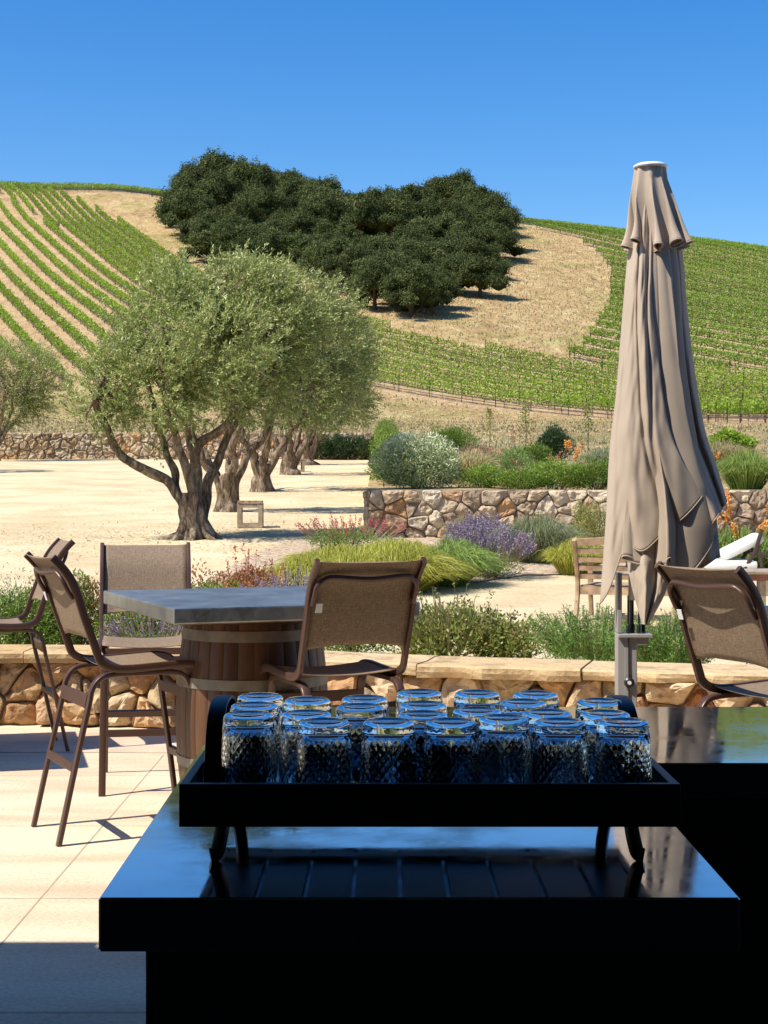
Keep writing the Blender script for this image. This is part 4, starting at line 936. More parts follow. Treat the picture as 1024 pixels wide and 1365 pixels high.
# scattered tufts on the slope behind the walls: ground cover
rg = np.random.default_rng(77); n = 26000; X = rg.uniform(-60, 60, n); Y = 86 + rg.random(n) ** 1.3 * 100; ok = ~pip(X, Y, REG_RIGHT) & ~pip(X, Y, REG_BAND) & ~pip(X, Y, REG_LEFT) & ~pip(X, Y, REG_LEFT2); X = X[ok]; Y = Y[ok]
B3 = np.column_stack([X, Y, np.maximum(hill(X, Y), 0)]); A3 = rg.normal(0, .35, B3.shape) + [0.1, 0, 1]
PB = region([(500, 420), (560, 400), (690, 330), (800, 343), (814, 400), (780, 455), (740, 480), (640, 465)]); X = rg.uniform(-10, 80, 30000); Y = rg.uniform(180, 450, 30000); ok = ~pip(X, Y, REG_RIGHT) & ~pip(X, Y, REG_BAND)
X = X[ok]; Y = Y[ok]; B4 = np.column_stack([X, Y, hill(X, Y)]); B3 = np.concatenate([B3, B4]); A3 = rg.normal(0, .5, B3.shape) + [0.1, 0, 1]; LL = np.concatenate([np.full(len(B3) - len(B4), .12), np.full(len(B4), .22)])
v_, f_, t_ = leaves(B3, A3, LL * (1 + 1.3 * rg.random(len(B3))), LL, rg); tag(npmesh('dry_grass', v_, f_, 'straw_grass', None, t_), 'short dry grass tufts on the slope behind the far wall', 'dry grass', kind='stuff')
# same on the garden ground
n = 9000; X = rg.uniform(-.1, 24, n); Y = 29 + rg.random(n) ** .8 * 56; B3 = np.column_stack([X, Y, garden(Y)]); A3 = rg.normal(0, .4, B3.shape) + [0, 0, 1]
v_, f_, t_ = leaves(B3, A3, .07 + .09 * rg.random(n), .05, rg); tag(npmesh('ground_cover', v_, f_, 'blue_grass', None, t_), 'thin low ground cover between the garden plants above the wall', 'ground cover', kind='stuff')

# ================================================================== PATIO FURNITURE
def rot_of(f): return math.atan2(-f[0], f[1])
def sm(pts, k=6):
    P = [Vector(p) for p in pts]; Q = []
    for i in range(len(P) - 1):
        p0, p1, p2, p3 = P[max(i - 1, 0)], P[i], P[i + 1], P[min(i + 2, len(P) - 1)]
        for j in range(k):
            t = j / k; Q.append(.5 * ((2 * p1) + (p2 - p0) * t + (2 * p0 - 5 * p1 + 4 * p2 - p3) * t * t + (3 * p1 - p0 - 3 * p2 + p3) * t ** 3))
    Q.append(P[-1]); return Q
BACK = [(-.365, 1.248), (-.330, 1.212), (-.295, 1.168), (-.265, 1.11), (-.225, .985), (-.185, .875), (-.168, .825), (-.150, .785), (-.105, .760), (-.03, .752), (.10, .757), (.22, .762), (.290, .755), (.330, .735)]
def stool(label, loc, f, wd=.235):
    root = empty('bar_stool', (loc[0], loc[1], 0), rot_of(f), label, 'bar stool', 'sling bar stools on the patio')
    prof = sm([(0, a, b) for a, b in BACK], 5)
    for sx in (-1, 1):
        mb = MB(); mb.tube([(sx * wd, p.y, p.z) for p in prof], 1, 12, rect=(.022, .036)); mb.build('side_rail', 'bronze_frame', root, smooth='auto')
        mb = MB(); lx = sx * (wd - .022)
        leg = [(lx * 1.04, -.335, 0), (lx * 1.02, -.260, .34), (lx, -.200, .60), (lx, -.186, .665), (lx, -.152, .712), (lx, -.09, .728), (lx, .05, .728), (lx, .17, .728), (lx, .232, .712), (lx, .262, .665), (lx, .272, .60), (lx * 1.02, .310, .34), (lx * 1.04, .355, 0)]
        mb.tube(sm(leg, 5), 1, 12, rect=(.036, .022)); mb.build('leg_frame', 'bronze_frame', root, smooth='auto')
    lw = (wd - .03) * 2
    def cross(name, y, z, hh, tilt=0, th=.016):
        mb = MB(); mb.box((0, y, z), (lw, th, hh), M=Matrix.Rotation(tilt, 3, 'X'), ch=.004); mb.build(name, 'bronze_frame', root)
    cross('rear_plate', -.204, .615, .062, -.2); cross('rung', -.264, .33, .038, -.2, .022); cross('rung', .316, .31, .038, .15, .022); cross('front_plate', .268, .62, .05, .05); cross('front_bar', .300, .722, .034, .2, .026)
    # inverted U bar behind the sling
    w2 = wd - .01; mb = MB()
    bar = [(-w2, -.272, 1.065), (-w2, -.295, 1.10), (-w2 + .004, -.318, 1.145), (-w2 + .03, -.330, 1.172), (-w2 + .07, -.340, 1.182), (0, -.352, 1.172), (w2 - .07, -.340, 1.182), (w2 - .03, -.330, 1.172), (w2 - .004, -.318, 1.145), (w2, -.295, 1.10), (w2, -.272, 1.065)]
    mb.tube(sm(bar, 4), .0105, 10); mb.build('back_bar', 'bronze_frame', root, smooth=True)
    # slings
    bp = [p for p in prof if p.z > .868 and p.y < 0]
    def back(a, b):
        t = a * (len(bp) - 1); i = min(int(t), len(bp) - 2); p = bp[i].lerp(bp[i + 1], t - i); sg = 1 - (2 * b - 1) ** 2
        return ((2 * b - 1) * (wd - .006), p.y - .010 * sg - .002, p.z + (.022 * sg * (a > .97)) - .012 * sg * (a < .02))
    mb = MB(); mb.grid(back, 24, 14); o = mb.build('back_sling', 'sling_mesh', root, smooth=True); sol(o, .003)
    sp = [p for p in prof if p.z < .775 and -.115 < p.y < .318]
    def seat(a, b):
        t = a * (len(sp) - 1); i = min(int(t), len(sp) - 2); p = sp[i].lerp(sp[i + 1], t - i); sg = 1 - (2 * b - 1) ** 2
        return ((2 * b - 1) * (wd - .006), p.y, p.z - .016 * sg + .010)
    mb = MB(); mb.grid(seat, 20, 12); o = mb.build('seat_sling', 'sling_mesh', root, smooth=True); sol(o, .003)
    mb = MB(); mb.box((-wd + .035, -.285, 1.055), (.028, .003, .04), M=Matrix.Rotation(.3, 3, 'X')); mb.build('care_tag', 'white_tag', root)
    return root
def sol(o, t):
    m = o.modifiers.new('Solidify', 'SOLIDIFY'); m.thickness = t; m.offset = 0
fA = (.894, .447)
stool('near left bar stool seen from behind, facing the barrel table', (-1.205, 6.99), fA)
stool('bar stool on the far side of the barrel table, its back sling facing the camera', (-1.26, 8.14), (.16, -.987))
stool('bar stool just behind the tumbler tray, its broad back turned to the camera', (-.195, 6.60), (-.40, .916))
stool('bar stool at the right edge below the umbrella with a curved shadow on its back', (1.485, 5.87), fA)
stool('leftmost bar stool, cut by the photo edge and facing left', (-2.27, 9.22), (-.93, -.36))

def barrel_table(c, ang, w, l, lab_t, lab_b, fold=.057, bx=0, by=0):
    # barrel: a thing of its own under the top
    rb = empty('wine_barrel', (c[0] + bx, c[1] + by, 0), 0, lab_b, 'barrel', 'wine barrels carrying the steel tables')
    hb = .985; ns = 30
    prof = []
    for i in range(25):
        t = i / 24; z = t * hb; r = .300 + (.352 - .300) * (1 - (2 * t - 1) ** 2); prof.append((r, z))
    mb = MB(); rd = random.Random(3)
    for k in range(ns):
        a0 = 2 * PI * (k + .008) / ns; a1 = 2 * PI * (k + .992) / ns; mb.tint = rd.random(); vs = []
        for (r, z) in prof:
            for a, q in ((a0, -.002), (a0 + .012, 0), ((a0 + a1) / 2, .0006), (a1 - .012, 0), (a1, -.002)): vs.append(((r + q) * math.cos(a), (r + q) * math.sin(a), z))
        fs = [(i * 5 + j, i * 5 + j + 1, i * 5 + j + 6, i * 5 + j + 5) for i in range(len(prof) - 1) for j in range(4)]; mb.add(vs, fs)
    mb.build('staves', 'barrel_oak', rb, smooth='auto')
    mb = MB(); mb.tint = .2; mb.lathe([(.0, .03), (.288, .03), (.293, .5), (.288, .95), (.0, .95)], 30, cap=False); mb.build('head', 'barrel_oak', rb)
    for z0, hh in ((.01, .045), (.145, .045), (.29, .045), (.650, .048), (.862, .050), (.94, .03)):
        def rr(z): t = z / hb; return .300 + .052 * (1 - (2 * t - 1) ** 2)
        mb = MB(); mb.lathe([(rr(z0) - .002, z0), (rr(z0) + .004, z0 + .001), (rr(z0 + hh) + .004, z0 + hh - .001), (rr(z0 + hh) - .002, z0 + hh)], 60, cap=False)
        mb.build('hoop', 'zinc_hoop' if z0 < .9 else 'barrel_oak', rb, smooth='auto')
    rt = empty('steel_table', (c[0], c[1], .985), ang, lab_t, 'table top', 'steel table tops on barrels')
    mb = MB(); mb.box((0, 0, .0325), (w, l, .065), ch=.006); mb.build('steel_top', 'brushed_steel', rt)
    mb = MB(); mb.box((0, 0, .0005), (w - .06, l - .06, .012)); mb.build('wood_underside', 'teak', rt)
    return rt
barrel_table((-.61, 7.13), math.atan2(.42, 1.017), 1.10, 1.36, 'brushed steel bar table top on the barrel in the middle of the patio', 'oak wine barrel with pale hoops under the middle steel table top')
barrel_table((-.61 + 2.94, 7.13 - 1.08), math.atan2(.42, 1.017), 1.10, 1.36, 'steel table top cut by the right edge beside the right bar stool', 'oak wine barrel under the steel table top at the right edge')
barrel_table((-3.02, 8.75), .25, 1.10, 1.36, 'steel table top beyond the left edge in front of the leftmost stool', 'oak wine barrel under the steel table top beyond the left edge')

# ------------------------------------------------------------------ closed umbrella
UD = 6.1; US = UD / F
um = empty('patio_umbrella', (.967, UD + .05, 0), 0, 'closed taupe canvas patio umbrella on a square grey post in front of the right counter', 'umbrella')
def ux(u): return (u - 512) * US
def uz(v): return H - (v - HV) * US
def ulocal(x, y, z): return (x - .967, y - UD - .05, z)
def interp(tab, v):
    xs_ = [t[0] for t in tab]; return [float(np.interp(v, xs_, [t[i] for t in tab])) for i in range(1, len(tab[0]))]
NP_ = 6
CT = [(232, 868, 10), (260, 869, 16), (300, 871, 24), (330, 872, 28), (360, 873, 31), (420, 874, 34), (480, 874, 38), (540, 876, 44), (600, 881, 50), (650, 888, 56), (700, 890, 60), (760, 888, 62), (835, 884, 60)]
ridge_a = [186, 240, 292, 338, 60, 125]                 # degrees at the top
ridge_hem = [740, 742, 700, 735, 760, 755]
rib_hem = [760, 752, 770, 738, 760, 765]                # hem at the fold before ridge k
amp = [1.0, .80, .95, 1.0, .9, .9]
skew = [.02, .10, .42, .10, .08, .0]
def canopy_pt(s, t):
    """s around (0..1), t down the cloth"""
    p = s * NP_; k = int(p) % NP_; f = p - int(p); k2 = (k + 1) % NP_
    h = math.sin(PI * f) ** .75
    e = .5 - .5 * math.cos(2 * PI * f)
    hem = (rib_hem[k] * (1 - f) + rib_hem[k2] * f) * (1 - e) + ridge_hem[k] * e
    v = 232 + (hem - 232) * t; u0, R_ = interp(CT, v); R_ *= US; tt = min((v - 232) / 560, 1)
    a = ridge_a[k]; an = ridge_a[k2] + (360 if ridge_a[k2] < a else 0); ap = ridge_a[k - 1] - (360 if ridge_a[k - 1] > a else 0)
    a_rib0 = (a + ap) / 2; a_rib1 = (a + an) / 2
    ang = a_rib0 + (a_rib1 - a_rib0) * (f if True else 0)
    ang += skew[k] * h * 95 * tt ** 1.2 + 16 * tt * math.sin(f * 2 * PI) + 20 * tt
    rin = .030 + R_ * (.42 - .12 * tt) ; r = rin + (R_ * amp[k] - rin) * h
    r *= 1 + .05 * math.sin(6 * f + v * .013 + k * 2) * h
    w_ = noise.noise(Vector((k * 5 + f * 2.2, v * .006, 1))) * .030 * tt + noise.noise(Vector((k * 3 + f * 5, v * .018, 7))) * .011 * tt
    r += w_ * h
    th = math.radians(ang)
    return ulocal(ux(u0) + r * math.cos(th), UD + r * math.sin(th) * .8, uz(v))
mb = MB(); mb.grid(lambda a, b: canopy_pt(min(a, .999999), b), 288, 110); cp = mb.build('canopy', 'taupe_canvas', um, smooth=True)
bm = bmesh.new(); bm.from_mesh(cp.data); bmesh.ops.remove_doubles(bm, verts=bm.verts[:], dist=.0004); bm.to_mesh(cp.data); bm.free(); sol(cp, .0025)
# hem seam, following the lower edge
mb = MB(); mb.tube([canopy_pt(min(i / 288, .999999), 1) for i in range(289)], .0035, 5); mb.build('hem', 'taupe_canvas', um, smooth=True)
# the loose outer folds of the same cloth, draped over the wrapped core
def poly_at(tab, t):
    L_ = [0]
    for i in range(1, len(tab)): L_.append(L_[-1] + math.hypot(tab[i][0] - tab[i-1][0], tab[i][1] - tab[i-1][1]))
    q = t * L_[-1]; return float(np.interp(q, L_, [p[0] for p in tab])), float(np.interp(q, L_, [p[1] for p in tab])), float(np.interp(q, L_, [p[2] for p in tab]))
def smooth_tab(tab):
    Q = sm([(p[0], p[1], p[2]) for p in tab], 6); return [(q.x, q.y, q.z) for q in Q]
def fold_sheet(name, left, right, bulge, folds, seed, hem=None, nu=70, nv=120, wrap=.10):
    L_, R_ = smooth_tab(left), smooth_tab(right)
    def fn(a, t):
        ul, vl, dl = poly_at(L_, t); ur, vr, dr_ = poly_at(R_, t); aa = a
        u = ul + (ur - ul) * aa; v = vl + (vr - vl) * aa
        if hem: v += hem(aa) * t ** 3
        # depth towards the camera: rounded section with folds whose ridges run down the cloth
        y = dl + (dr_ - dl) * aa + bulge * (math.sin(PI * min(max(aa, 0), 1)) ** .6) * min(1, .35 + t) * (1 - .35 * t * t)
        for (c, w_, h, drift) in folds: y += h * math.exp(-((aa - c - drift * t) / w_) ** 2) * min(1, .2 + 1.2 * t)
        y += .010 * noise.noise(Vector((aa * 4 + seed, t * 5, seed))) + .005 * noise.noise(Vector((aa * 11, t * 14 + seed, 3)))
        D = UD - y; return ulocal((u - 512) / F * D, D, H - (v - HV) / F * D)
    mb = MB(); mb.grid(fn, nu, nv); o = mb.build(name, 'taupe_canvas', cp, smooth=True); sol(o, .0025)
    mb = MB(); mb.tube([fn(i / 60, 1) for i in range(61)], .0032, 5); h_ = mb.build('hem', 'taupe_canvas', cp, smooth=True)
    return o
fold_sheet('outer_fold', [(852,250,-.02),(843,300,-.02),(837,340,-.03),(830,420,-.03),(822,520,-.04),(813,600,-.05),(808,690,-.05),(800,806,-.02)],
  [(868,250,.03),(869,330,.05),(869,400,.06),(877,470,.07),(890,560,.08),(910,612,.08),(938,657,.06)], .065,
  [(.25,.13,.020,.18),(.42,.035,-.016,.30),(.58,.09,.020,.26),(.10,.05,.010,.0),(.92,.05,-.020,-.22)], 3, hem=lambda a: -44 * math.exp(-((a - .24) / .13) ** 2) + 5 * math.sin(a * 9))
fold_sheet('outer_fold', [(872,250,-.01),(872,330,-.01),(876,420,.00),(880,500,.00),(892,580,.02),(915,640,.02),(946,704,.03)],
  [(892,262,-.05),(909,330,-.07),(915,400,-.08),(924,480,-.09),(939,570,-.10),(955,620,-.10),(969,668,-.08)], .080,
  [(.34,.14,.026,.0),(.66,.07,-.040,.10),(.88,.07,.020,.0)], 8)
fold_sheet('outer_fold', [(842,600,-.02),(838,690,-.01),(835,735,.01),(842,780,.03),(856,831,.04)],
  [(905,600,-.01),(902,690,.0),(896,740,.03),(889,785,.05),(864,833,.05)], .045, [(.4,.10,.025,.0),(.65,.07,-.03,.0)], 12)
fold_sheet('outer_fold', [(876,680,-.06),(877,700,-.03),(879,720,.03),(884,733,.04),(892,744,.04)],
  [(950,640,-.08),(955,690,-.05),(958,720,-.03),(960,742,-.02)], .035, [(.25,.10,.03,.1),(.55,.06,-.03,.0),(.8,.08,.02,0)], 15, hem=lambda a: 16 * math.sin(PI * a) ** 1.5)
# vent valance
NV = 9
VT = [(222, 867, 20.5), (240, 867, 23), (270, 870, 31), (300, 874, 38), (320, 876, 43), (338, 877, 47)]
def vent_pt(s, t):
    p = s * NV; f = p - int(p); k = int(p); e = .5 - .5 * math.cos(2 * PI * p)
    hem = 326 + (1 - e) * 8 + 5 * math.sin(k * 2.3); v = 223 + (hem - 223) * t; u0, R_ = interp(VT, v); R_ *= US
    dep = (.08 + .48 * t) ; r = R_ * (1 - dep * (1 - e) ** 1.2) * (1 + .09 * e * (max(0, t - .75) * 4) ** 2)
    th = 2 * PI * s + .06 * math.sin(2 * PI * s * 3) + .30 * t * math.sin(2 * PI * p)
    return ulocal(ux(u0) + r * math.cos(th), UD + r * math.sin(th) * .85, uz(v))
mb = MB(); mb.grid(lambda a, b: vent_pt(a, b), 270, 40); vt = mb.build('vent_valance', 'taupe_canvas', um, smooth=True); sol(vt, .0025)
mb = MB(); mb.tube([vent_pt(i / 270, 1) for i in range(271)], .0035, 5); mb.build('valance_hem', 'taupe_canvas', vt, smooth=True)
cx, cy, czz = ulocal(ux(867), UD, uz(222))
mb = MB(); mb.lathe([(0, .014), (.03, .013), (.055, .009), (.067, .002), (.067, -.006), (.05, -.008), (0, -.008)], 40, (cx, cy, czz), cap=False); mb.build('top_cap', 'umbrella_cap', um, smooth=True)
mb = MB(); mb.tube([ulocal(ux(845), UD + .02, uz(800)), ulocal(ux(866), UD, uz(226))], .02, 12); mb.build('inner_pole', 'grey_metal', um, smooth=True)
pz = uz(845)
mb = MB(); mb.box((0, 0, pz / 2), (.078, .078, pz), ch=.004); mb.box((.0, -.0405, pz / 2), (.020, .004, pz - .02)); post = mb.build('post', 'grey_metal', um)
mb = MB(); mb.box((-.030, 0, (pz + uz(765)) / 2 + .002), (.018, .078, uz(765) - pz), ch=.003); mb.box((.022, .02, (pz + uz(770)) / 2 + .002), (.012, .04, uz(770) - pz), ch=.003); mb.build('mast_channel', 'grey_metal', um)
mb = MB(); mb.box((.030, -.012, pz - .008), (.135, .09, .014), ch=.003); mb.box((.062, -.012, pz - .03), (.05, .05, .03), ch=.004); mb.build('bracket', 'grey_metal', um)
for i in range(4):
    mb = MB(); x = .005 + i * .021; mb.lathe([(0, 0), (.008, 0), (.009, .03), (.006, .036), (.004, .036), (.004, .15), (0, .15)], 10, (x, -.03 + (i % 2) * .016, pz + .001), cap=False); mb.build('rib_end', 'black_plastic', um, smooth='auto')
mb = MB(); kz = uz(910); mb.lathe([(0, .0), (.019, 0), (.021, .006), (.014, .012), (0, .012)], 20, (0, 0, 0), cap=False); mb.v = [(v[0] + .006, -.043 - v[2], v[1] + kz) for v in mb.v]; kn = mb.build('crank_knob', 'black_plastic', um, smooth='auto')
mb = MB(); mb.lathe([(0, .016), (.008, .016), (.008, .010), (0, .010)], 16, (0, 0, 0), cap=False); mb.v = [(v[0] + .006, -.043 - v[2], v[1] + kz) for v in mb.v]; mb.build('knob_cap', 'umbrella_cap', kn, smooth='auto')
mb = MB(); mb.tube([(.004, -.044, pz - .01), (.005, -.0445, kz), (.004, -.044, kz - .3)], .0022, 6); mb.build('crank_cord', 'black_plastic', um)
mb = MB(); mb.box((0, 0, .02), (.55, .55, .04), ch=.01); mb.lathe([(.06, .04), (.06, .2), (.055, .21), (0, .21)], 24, (0, 0, 0), cap=False); mb.build('base_plate', 'bronze_frame', um)

# ------------------------------------------------------------------ wooden lounge furniture on the gravel
def slat_chair(x, y, rz, label, w=.98):
    r = empty('wooden_armchair', (x, y, cz(x, y)), rz, label, 'wooden armchair', 'slatted wooden furniture on the gravel')
    # local: back towards -y, seat towards +y
    for s_ in (-1, 1):
        mb = MB(); X = s_ * w / 2
        mb.tube(sm([(X, -.42, 0), (X, -.34, .17), (X, -.30, .34), (X, -.33, .5), (X, -.40, .68), (X, -.47, .82)], 4), 1, 8, rect=(.045, .075)); mb.build('back_post', 'teak', r, smooth='auto')
        mb = MB(); mb.tube(sm([(X, .38, 0), (X, .33, .2), (X, .31, .36)], 4), 1, 8, rect=(.045, .07)); mb.build('front_leg', 'teak', r, smooth='auto')
        mb = MB(); mb.tube(sm([(X, -.34, .56), (X, -.1, .585), (X, .2, .585), (X, .40, .56)], 4), 1, 8, rect=(.07, .028)); mb.build('armrest', 'teak', r, smooth='auto')
        mb = MB(); mb.box((X, .32, .46), (.05, .05, .22)); mb.box((X, 0, .30), (.035, .60, .08)); mb.build('side_rail', 'teak', r)
    for i in range(5):
        z = .445 + i * .086; yb = -.335 - (z - .48) * .42; hh = .050 if i < 4 else .07
        mb = MB(); mb.grid(lambda a, b: ((a - .5) * (w - .05), yb - .035 * (1 - (2 * a - 1) ** 2) - (b - .5) * hh * .3, z + (b - .5) * hh + (.02 * (1 - (2 * a - 1) ** 2) if i == 4 else 0)), 12, 2); o = mb.build('back_slat', 'teak', r); sol(o, .022)
    for i in range(8):
        mb = MB(); mb.box((0, -.27 + i * .08, .345), (w - .06, .062, .02), ch=.003); mb.build('seat_slat', 'teak', r)
    mb = MB(); mb.box((0, .325, .30), (w - .06, .025, .08)); mb.box((0, -.31, .30), (w - .06, .025, .08)); mb.build('apron', 'teak', r)
    return r
x = (846 - 512) / F * 15.5; slat_chair(x, 15.7, -.34, 'slatted wooden armchair partly hidden behind the umbrella, its back to the camera')
# lounge chair with cushions and coffee table
x, y = (985 - 512) / F * 19.0, 19.0; z0 = cz(x, y); lc = empty('cushioned_lounger', (x, y, z0), -.1, 'low wooden lounge chair with thick white cushions right of the umbrella', 'lounge chair')
mb = MB(); mb.box((-.12, .05, .36), (.62, .7, .11), ch=.04); mb.build('seat_cushion', 'white_cushion', lc, smooth='auto')
mb = MB(); mb.box((.02, .05, .58), (.54, .60, .12), M=Matrix.Rotation(R(-27), 3, 'Y'), ch=.045); mb.build('back_cushion', 'white_cushion', lc, smooth='auto')
for sy in (-.28, .38):
    mb = MB(); mb.tube([(.02, sy, .30), (.16, sy, .52), (.24, sy, .80)], 1, 8, rect=(.04, .05)); mb.tube([(.24, sy, .34), (.20, sy, .60)], 1, 6, rect=(.03, .04)); mb.build('back_post', 'post_dark', lc)
    mb = MB(); mb.tube(sm([(.10, sy, .50), (.35, sy, .47), (.62, sy, .33)], 4), 1, 6, rect=(.03, .04)); mb.build('armrest', 'post_dark', lc)
    for lx in (-.42, .30):
        mb = MB(); mb.box((lx, sy, .15), (.06, .06, .30), ch=.006); mb.build('leg', 'teak', lc)
mb = MB(); mb.box((-.06, .05, .285), (.84, .72, .04), ch=.006); mb.build('seat_frame', 'teak', lc)
x, y = (1030 - 512) / F * 16.6, 16.6; tb = empty('coffee_table', (x, y, cz(x, y)), .12, 'low weathered wooden coffee table at the right edge in front of the white cushions', 'coffee table')
for i in range(6):
    mb = MB(); mb.box((0, -.30 + i * .12, .425), (1.10, .114, .03), ch=.004); mb.build('top_plank', 'weathered_wood', tb)
mb = MB(); mb.box((0, -.30, .375), (1.02, .03, .068)); mb.box((0, .30, .375), (1.02, .03, .068)); mb.box((-.50, 0, .375), (.03, .57, .068)); mb.box((.50, 0, .375), (.03, .57, .068)); mb.build('apron', 'red_wood', tb)
for sx in (-.46, -.22, .46):
    for sy in (-.26, .26):
        mb = MB(); mb.box((sx, sy, .17), (.07, .07, .34), ch=.006); mb.build('leg', 'weathered_wood', tb)
mb = MB(); mb.box((-.34, -.26, .10), (.17, .04, .05)); mb.build('stretcher', 'weathered_wood', tb)
# open cube seats under the olives
def cube_seat(u, v, D, side, rz, label):
    x = (u - 512) / F * D; r = empty('cube_seat', (x, D, cz(x, D)), rz, label, 'cube seat', 'open wooden cube seats under the olive trees'); h = side; t = side * .175
    for s_ in (-1, 1):
        mb = MB(); X = s_ * (side - t) / 2
        for yy in (-(h - t) / 2, (h - t) / 2): mb.box((X, yy, h / 2 - .01), (t, t, h - .02), ch=.004)
        mb.box((X, 0, t / 2 + .002), (t * .98, h - 2 * t, t)); mb.box((X, 0, h - t / 2 - .024), (t * .98, h - 2 * t, t)); mb.build('side_frame', 'weathered_wood', r)
    mb = MB()
    for yy in (-(h - t) / 2, (h - t) / 2):
        for zz in (t / 2 + .001, h - t / 2 - .022): mb.box((0, yy, zz), (side - 2 * t, t * .97, t))
    mb.build('cross_rail', 'weathered_wood', r)
    for i in range(4):
        mb = MB(); mb.box((-(side) / 2 + side * (i + .5) / 4, 0, h + .008), (side / 4 - .016, h + .03, .045), ch=.004); mb.build('seat_slat', 'post_dark' if 0 else 'teak', r)
cube_seat(334, 697, 31, .51, .04, 'open wooden cube seat beside the nearest olive trunk')
cube_seat(397, 628, 63, .50, .2, 'small distant cube seat between the far olive trunks')

# ================================================================== SERVICE COUNTER, TRAY, TUMBLERS
ct = empty('service_counter', (.05, 2.4, 0), 0, 'black service counter with a mirror-polished top turning to the right', 'counter')
def poly_slab(name, P, z0, z1, mat, parent, ch=0.0):
    bm = bmesh.new(); vs = [bm.verts.new((x, y, z0)) for x, y in P]; f = bm.faces.new(vs); f.normal_update()
    if f.normal.z > 0: f.normal_flip()
    e = bmesh.ops.extrude_face_region(bm, geom=[f]); bmesh.ops.translate(bm, vec=(0, 0, z1 - z0), verts=[v for v in e['geom'] if isinstance(v, bmesh.types.BMVert)])
    bmesh.ops.recalc_face_normals(bm, faces=bm.faces[:])
    if ch: bmesh.ops.bevel(bm, geom=bm.edges[:], offset=ch, segments=3, affect='EDGES')
    me = bpy.data.meshes.new(name); bm.to_mesh(me); bm.free(); me.materials.append(MATS[mat]); o = bpy.data.objects.new(name, me); col.objects.link(o); o.parent = parent; o.location = tuple(-c for c in parent.location); return o
poly_slab('counter_top', [(-.358, 1.927), (.447, 1.927), (.447, 2.91), (3.0, 2.91), (3.0, 3.70), (-.372, 3.70)], .932, 1.0, 'polished_counter', ct, .0025)
poly_slab('cabinet', [(-.305, 1.97), (.40, 1.97), (.40, 2.95), (2.95, 2.95), (2.95, 3.64), (-.31, 3.64)], 0.0, .931, 'cabinet_black', ct)
# tray on four bent legs
TX0, TX1, TY0, TY1 = -.267, .386, 2.0, 2.53; TZ0, TZ1 = 1.073, 1.129
ty = empty('glass_tray', ((TX0 + TX1) / 2, 2.22, 1.0), 0, 'black metal tray with strap handles and slatted bottom on bent legs', 'tray')
def sh(o): o.location = (-ty.location[0], -ty.location[1], -ty.location[2]); return o
t_ = .012
for nm, c, d in (('front_rail', ((TX0 + TX1) / 2, TY0 + t_ / 2, (TZ0 + TZ1) / 2), (TX1 - TX0, t_, TZ1 - TZ0)), ('back_rail', ((TX0 + TX1) / 2, TY1 - t_ / 2, (TZ0 + TZ1) / 2), (TX1 - TX0, t_, TZ1 - TZ0)), ('side_rail', (TX0 + t_ / 2, (TY0 + TY1) / 2, (TZ0 + TZ1) / 2), (t_, TY1 - TY0 - 2 * t_, TZ1 - TZ0 - .002)), ('side_rail', (TX1 - t_ / 2, (TY0 + TY1) / 2, (TZ0 + TZ1) / 2), (t_, TY1 - TY0 - 2 * t_, TZ1 - TZ0 - .002))):
    mb = MB(); mb.box(c, d, ch=.0015); sh(mb.build(nm, 'tray_black', ty))
nsl = 9; sw = (TX1 - TX0 - 2 * t_) / nsl
for i in range(nsl):
    mb = MB(); mb.box((TX0 + t_ + sw * (i + .5), (TY0 + TY1) / 2, TZ0 + .004), (sw - .007, TY1 - TY0 - 2 * t_, .006)); sh(mb.build('bottom_slat', 'tray_black', ty))
mb = MB(); mb.box(((TX0 + TX1) / 2, (TY0 + TY1) / 2, TZ0 + .0105), (TX1 - TX0 - 2 * t_ - .004, TY1 - TY0 - 2 * t_ - .004, .003)); sh(mb.build('added_reflector', 'reflector_metal', ty))  # added metal sheet, reflects sky up into the tumblers as a bluish haze
for yy in (2.08, 2.45):
    mb = MB(); mb.box(((TX0 + TX1) / 2, yy, TZ0 - .004), (TX1 - TX0 - .03, .03, .007)); sh(mb.build('cross_bar', 'tray_black', ty))
for X, s_ in ((TX0 + .026, -1), (TX1 - .034, 1)):
    mb = MB(); pts = sm([(X, 2.165, TZ0 + .012), (X, 2.172, 1.13), (X, 2.20, 1.178), (X, 2.25, 1.200), (X, 2.33, 1.200), (X, 2.39, 1.178), (X, 2.42, 1.13), (X, 2.43, TZ0 + .012)], 6)
    mb.tube(pts, 1, 12, rect=(.026, .006), up=Vector((0, 0, 1))); sh(mb.build('handle', 'tray_black', ty, smooth='auto'))
for X, s_ in ((TX0 + .045, -1), (TX1 - .045, 1)):
    for yy, q in ((2.135, -1), (2.42, 1)):
        mb = MB(); mb.tube(sm([(X, yy, TZ0), (X - s_ * -.002, yy + q * .004, 1.045), (X + s_ * .006, yy + q * .008, 1.022), (X + s_ * .010, yy + q * .010, 1.010), (X + s_ * .018, yy + q * .012, 1.0075)], 5), 1, 10, rect=(.019, .013)); sh(mb.build('leg', 'tray_black', ty, smooth='auto'))
